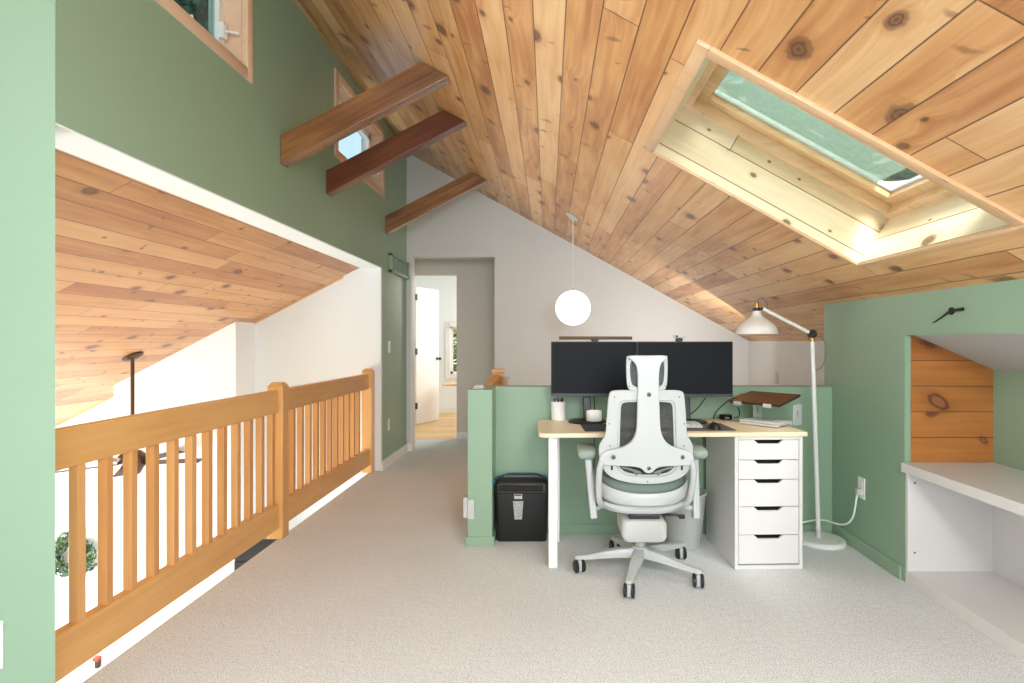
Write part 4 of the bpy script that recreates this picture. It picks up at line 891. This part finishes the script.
prof = [(0.121, 0.0), (0.119, 0.004), (0.116, 0.02), (0.109, 0.038), (0.094, 0.058), (0.070, 0.077), (0.046, 0.093), (0.031, 0.107), (0.0245, 0.121), (0.021, 0.138)]
MB().lathe(prof+[(r-0.003, z) for r, z in reversed(prof)], (sc_.x, 3.44, shz), 48, cap=False).done('shade', M['white_metal'], fl_, smooth=60)
MB().lathe([(0.0215, 0.134), (0.024, 0.138), (0.024, 0.150), (0.019, 0.154)], (sc_.x, 3.44, shz), 20).done('socket', M['black'], fl_, smooth=40)
MB().lathe([(0.012, 0.152), (0.014, 0.16), (0.011, 0.185), (0.004, 0.19)], (sc_.x, 3.44, shz), 16).done('brass_cap', M['brass'], fl_, smooth=40)
m = MB(); m.bar(ae, (sc_.x+0.015, 3.44, shz+0.146), 0.012, 0.012, (0, 1, 0)); m.done('bracket', M['black'], fl_)
MB().lathe([(0.0, -0.03), (0.014, -0.027), (0.024, -0.012), (0.026, 0.0), (0.022, 0.014), (0.013, 0.03), (0.012, 0.04)], (sc_.x, 3.44, shz+0.07), 20, cap=False).done('bulb', M['ceramic'], fl_, smooth=60)
m = MB(); m.tube([(sc_.x, 3.44, shz+0.188), at(761, 297.5, 3.44), at(766, 302, 3.44), at(767.5, 309, 3.45)], 0.003); m.done('cord', M['cable_grey'], fl_, smooth=60); m = MB()
m.tube([pj-dirn*0.005, at(822.5, 339, 3.46), at(826.5, 350, 3.47), at(824, 363, 3.47), at(818, 370, 3.46), at(814.8, 366, 3.45), at(814.0, 352, 3.45)], 0.003)
m.done('cord', M['cable_grey'], fl_, smooth=60)
pl = Vector((XR-0.008, 3.316, 0.349))
pw = thing('power_cord', 'white power cord from the wall outlet curving down to the lamp base', 'cord', pl)
MB().box(pl.x-0.026, pl.x-0.001, pl.y-0.016, pl.y+0.016, pl.z-0.018, pl.z+0.018, 0.006).done('plug', M['white_plastic'], pw)
m = MB(); m.tube([pl+Vector((-0.02, 0, -0.015)), pl+Vector((-0.03, 0.002, -0.09)), (XR-0.045, 3.33, 0.20), (XR-0.06, 3.36, 0.155), (XR-0.08, 3.42, 0.132), (1.66, 3.52, 0.125), (1.60, 3.56, 0.11), (1.54, 3.60, 0.075), (1.50, 3.62, 0.03), (1.47, 3.62, 0.008)], 0.0055, 8)
m.done('wire', M['cable_white'], pw, smooth=60)

# ------------------------------------------------------------------ pendant
PX, PY = 0.2187, 5.117; pz = cz(PX)
pn = thing('pendant_lamp', 'white glass globe pendant hanging from the pine ceiling', 'pendant lamp', (PX, PY, pz))
MB().lathe([(0.062, 0.002), (0.062, 0.014), (0.03, 0.024), (0.008, 0.027)], (PX, PY, pz), 32, -NU).done('canopy', M['white_plastic'], pn, smooth=40)
MB().cyl((PX, PY, 1.66), (PX, PY, pz-0.01), 0.0035, 8).done('cord', M['cable_white'], pn)
gp = [(0.153*math.sin(math.radians(a)), 0.153*math.cos(math.radians(a))) for a in range(14, 181, 6)]
MB().lathe([(0.0, 0.148)]+gp[:-1]+[(0.0, -0.153)], (PX, PY, 1.493), 48, cap=False).done('globe', M['globe'], pn, smooth=80)
MB().lathe([(0.03, 0), (0.03, 0.014), (0.012, 0.022), (0.006, 0.034)], (PX, PY, 1.638), 20).done('fitter', M['alu'], pn, smooth=40)

# ------------------------------------------------------------------ stair rail behind the half wall
st = thing('stair_railing', 'oak newel post and sloping handrail of the stairs behind the half wall', 'railing', (-0.37, 4.4, 0))
c = at(498.3, 384, 4.4); z = at(0, 368.7, 4.4).z
m = MB(); m.box(c.x-0.036, c.x+0.036, 4.36, 4.432, 0.001, z-0.03, 0.004); m.box(c.x-0.046, c.x+0.046, 4.35, 4.442, z-0.03, z, 0.008); m.done('newel_post', M['oak'], st, grain=(0, 0, 1))
m = MB(); m.bar((c.x-0.01, 4.36, z-0.06), (c.x-0.11, 3.90, z-0.20), 0.055, 0.045, (0, 0, 1), 0.008); m.done('handrail', M['oak'], st)
for t in (0.2, 0.5, 0.8):
    q = Vector((c.x-0.01, 4.36, z-0.06)).lerp(Vector((c.x-0.11, 3.90, z-0.20)), t); m = MB(); m.box(q.x-0.016, q.x+0.016, q.y-0.016, q.y+0.016, 0.001, q.z-0.015); m.done('baluster', M['oak_red'], st)
wk = at(501, 381, 4.2)
m = MB()
for k in range(9):
    for s in (-1, 1): m.bar((wk.x-0.03+0.008*k-s*0.02, 4.342, 0.86), (wk.x-0.03+0.008*k+s*0.02, 4.342, z-0.055), 0.003, 0.003)
tag(m.done('wicker_panel', M['wicker']), 'small patch of woven wicker against the oak newel behind the half wall', 'wicker')
# small table peeking into the hall door
tb = thing('side_table', 'light wood table edge just showing inside the bright room', 'table', (-1.22, 8.6, 0))
MB().box(-1.52, -0.95, 8.4, 8.9, 0.56, 0.585, 0.004).done('tabletop', M['floor_wood'], tb)
for x in (-1.24, -0.99):
    for y in (8.43, 8.83): MB().box(x, x+0.04, y, y+0.04, 0.003, 0.56).done('leg', M['floor_wood'], tb)

# ------------------------------------------------------------------ great room things
cf = at(132.5, 356, 4.62); fx, fy = cf.x, cf.y; fn = thing('ceiling_fan', 'bronze ceiling fan on a long rod seen over and through the railing', 'fan', (fx, fy, lz(fx)))
nl = Vector((-LS, 0, 1)).normalized()
MB().lathe([(0.075, 0.002), (0.075, 0.014), (0.05, 0.026), (0.016, 0.03)], (fx, fy, lz(fx)), 28, -nl).done('canopy', M['bronze'], fn, smooth=40)
MB().cyl((fx, fy, 0.33), (fx, fy, lz(fx)-0.01), 0.0135, 16).done('rod', M['bronze'], fn, smooth=40)
MB().lathe([(0.02, 0.345), (0.06, 0.335), (0.098, 0.30), (0.10, 0.24), (0.075, 0.20), (0.055, 0.16), (0.03, 0.145)], (fx, fy, 0), 32).done('motor_housing', M['bronze'], fn, smooth=40)
for k in range(5):
    a = math.radians(10+72*k); d = Vector((math.cos(a), math.sin(a), 0)); s = Vector((-d.y, d.x, 0))
    m = MB(); b0 = Vector((fx, fy, 0.243)); m.hexa([b0+d*t+s*w_+Vector((0, 0, z+w_*0.10)) for t in (0.10, 0.50) for w_ in (-0.055, 0.055) for z in (-0.003, 0.003)], 0.002); m.done('blade', M['bronze'], fn)
wr = thing('wreath', 'green leafy wreath on the white wall downstairs, behind the first baluster', 'wreath', (-4.42, 5.44, -0.785))
wcn = Vector((-4.42, 5.43, -0.785)); m = MB()
for k in range(240):
    a = random.uniform(0, 2*math.pi); r = random.gauss(0.16, 0.032); c = wcn+Vector((r*math.cos(a), random.uniform(-0.04, 0.012), r*math.sin(a)))
    d = Vector((-math.sin(a)+random.gauss(0, 0.6), random.gauss(0, 0.4), math.cos(a)+random.gauss(0, 0.6))).normalized(); s = d.cross(Vector((random.gauss(0, 0.5), -1, random.gauss(0, 0.5)))).normalized(); n_ = d.cross(s)*0.006
    L_, W_ = random.uniform(0.03, 0.05), random.uniform(0.012, 0.02)
    m.quad(c-d*L_, c+s*W_+n_, c+d*L_, c-s*W_+n_)
lv = m.done('leaves', M['leaf'], wr); lv['kind'] = 'stuff'
tr_ = [wcn+Vector((0.145*math.cos(2*math.pi*k/24), 0.0, 0.145*math.sin(2*math.pi*k/24))) for k in range(25)]
MB().tube(tr_, 0.014, 8, False).done('twig_ring', M['bark'], wr)
on = thing('wall_ornament', 'tiny red and black ornament on the downstairs wall, below the bottom rail', 'ornament', (-4.18, 5.44, -1.75))
p = at(96.5, 660, 5.43)
MB().box(p.x-0.024, p.x+0.024, 5.405, 5.459, p.z-0.005, p.z+0.03, 0.005).done('body', M['red'], on); MB().box(p.x-0.008, p.x+0.024, 5.415, 5.455, p.z-0.075, p.z-0.0055, 0.004).done('pendant', M['black'], on)
tc_ = thing('tall_cabinet', 'black cabinet downstairs, a sliver showing between bottom rail and carpet', 'cabinet', (-2.58, 5.2, -2.6))
MB().box(-2.68, -2.50, 5.0, 5.45, -2.599, -0.64, 0.004).done('body', M['black'], tc_)
for s in (0, 1): MB().box(-2.677+s*0.088, -2.591+s*0.088, 4.99, 5.0, -2.5, -0.68, 0.003).done('door', M['black'], tc_)

# ------------------------------------------------------------------ outdoors
def tree(label, c, r, h, m, n=9, seed=1, cat='tree', z0=-2.6):
    rnd = random.Random(seed); o = thing('garden_shrub' if cat == 'shrub' else 'evergreen_tree', label, cat, (c[0], c[1], z0))
    MB().cyl((c[0], c[1], z0), (c[0], c[1], z0+h*0.7), 0.16, 12, 0.06).done('trunk', M['bark'], o)
    b = MB()
    for k in range(int(n*60)):
        t = rnd.random()**0.8; zz = z0+h*(0.10+0.88*t); rr = r*(1-t)**0.75*math.sqrt(rnd.random())*1.05+0.05; a = rnd.uniform(0, 6.283)
        q = Vector((c[0]+rr*math.cos(a), c[1]+rr*math.sin(a), zz)); d = Vector((math.cos(a), math.sin(a), rnd.uniform(-0.5, 0.3))).normalized()
        s = Vector((-math.sin(a), math.cos(a), rnd.uniform(-0.4, 0.4))).normalized(); L_ = r*rnd.uniform(0.14, 0.24); W_ = L_*0.4
        b.quad(q-d*L_, q+s*W_, q+d*L_+Vector((0, 0, -L_*0.2)), q-s*W_)
    f = b.done('foliage', m, o); f['kind'] = 'stuff'
    return o
tree('blue-green tree outside, seen through the skylight glass', (3.6, 8.6), 2.3, 11.0, M['conifer'], 22, 3)
tree('dark tree outside, seen through the upper left window', (-6.6, 10.6), 2.3, 12.0, M['conifer'], 22, 5)
tree('yellow-green shrub outside the bright room window', (-1.3, 11.8), 1.4, 5.6, M['garden'], 20, 8, 'shrub')
struct(box('ground', M['garden'], -30, 30, 10.2, 40, -2.75, -2.65))
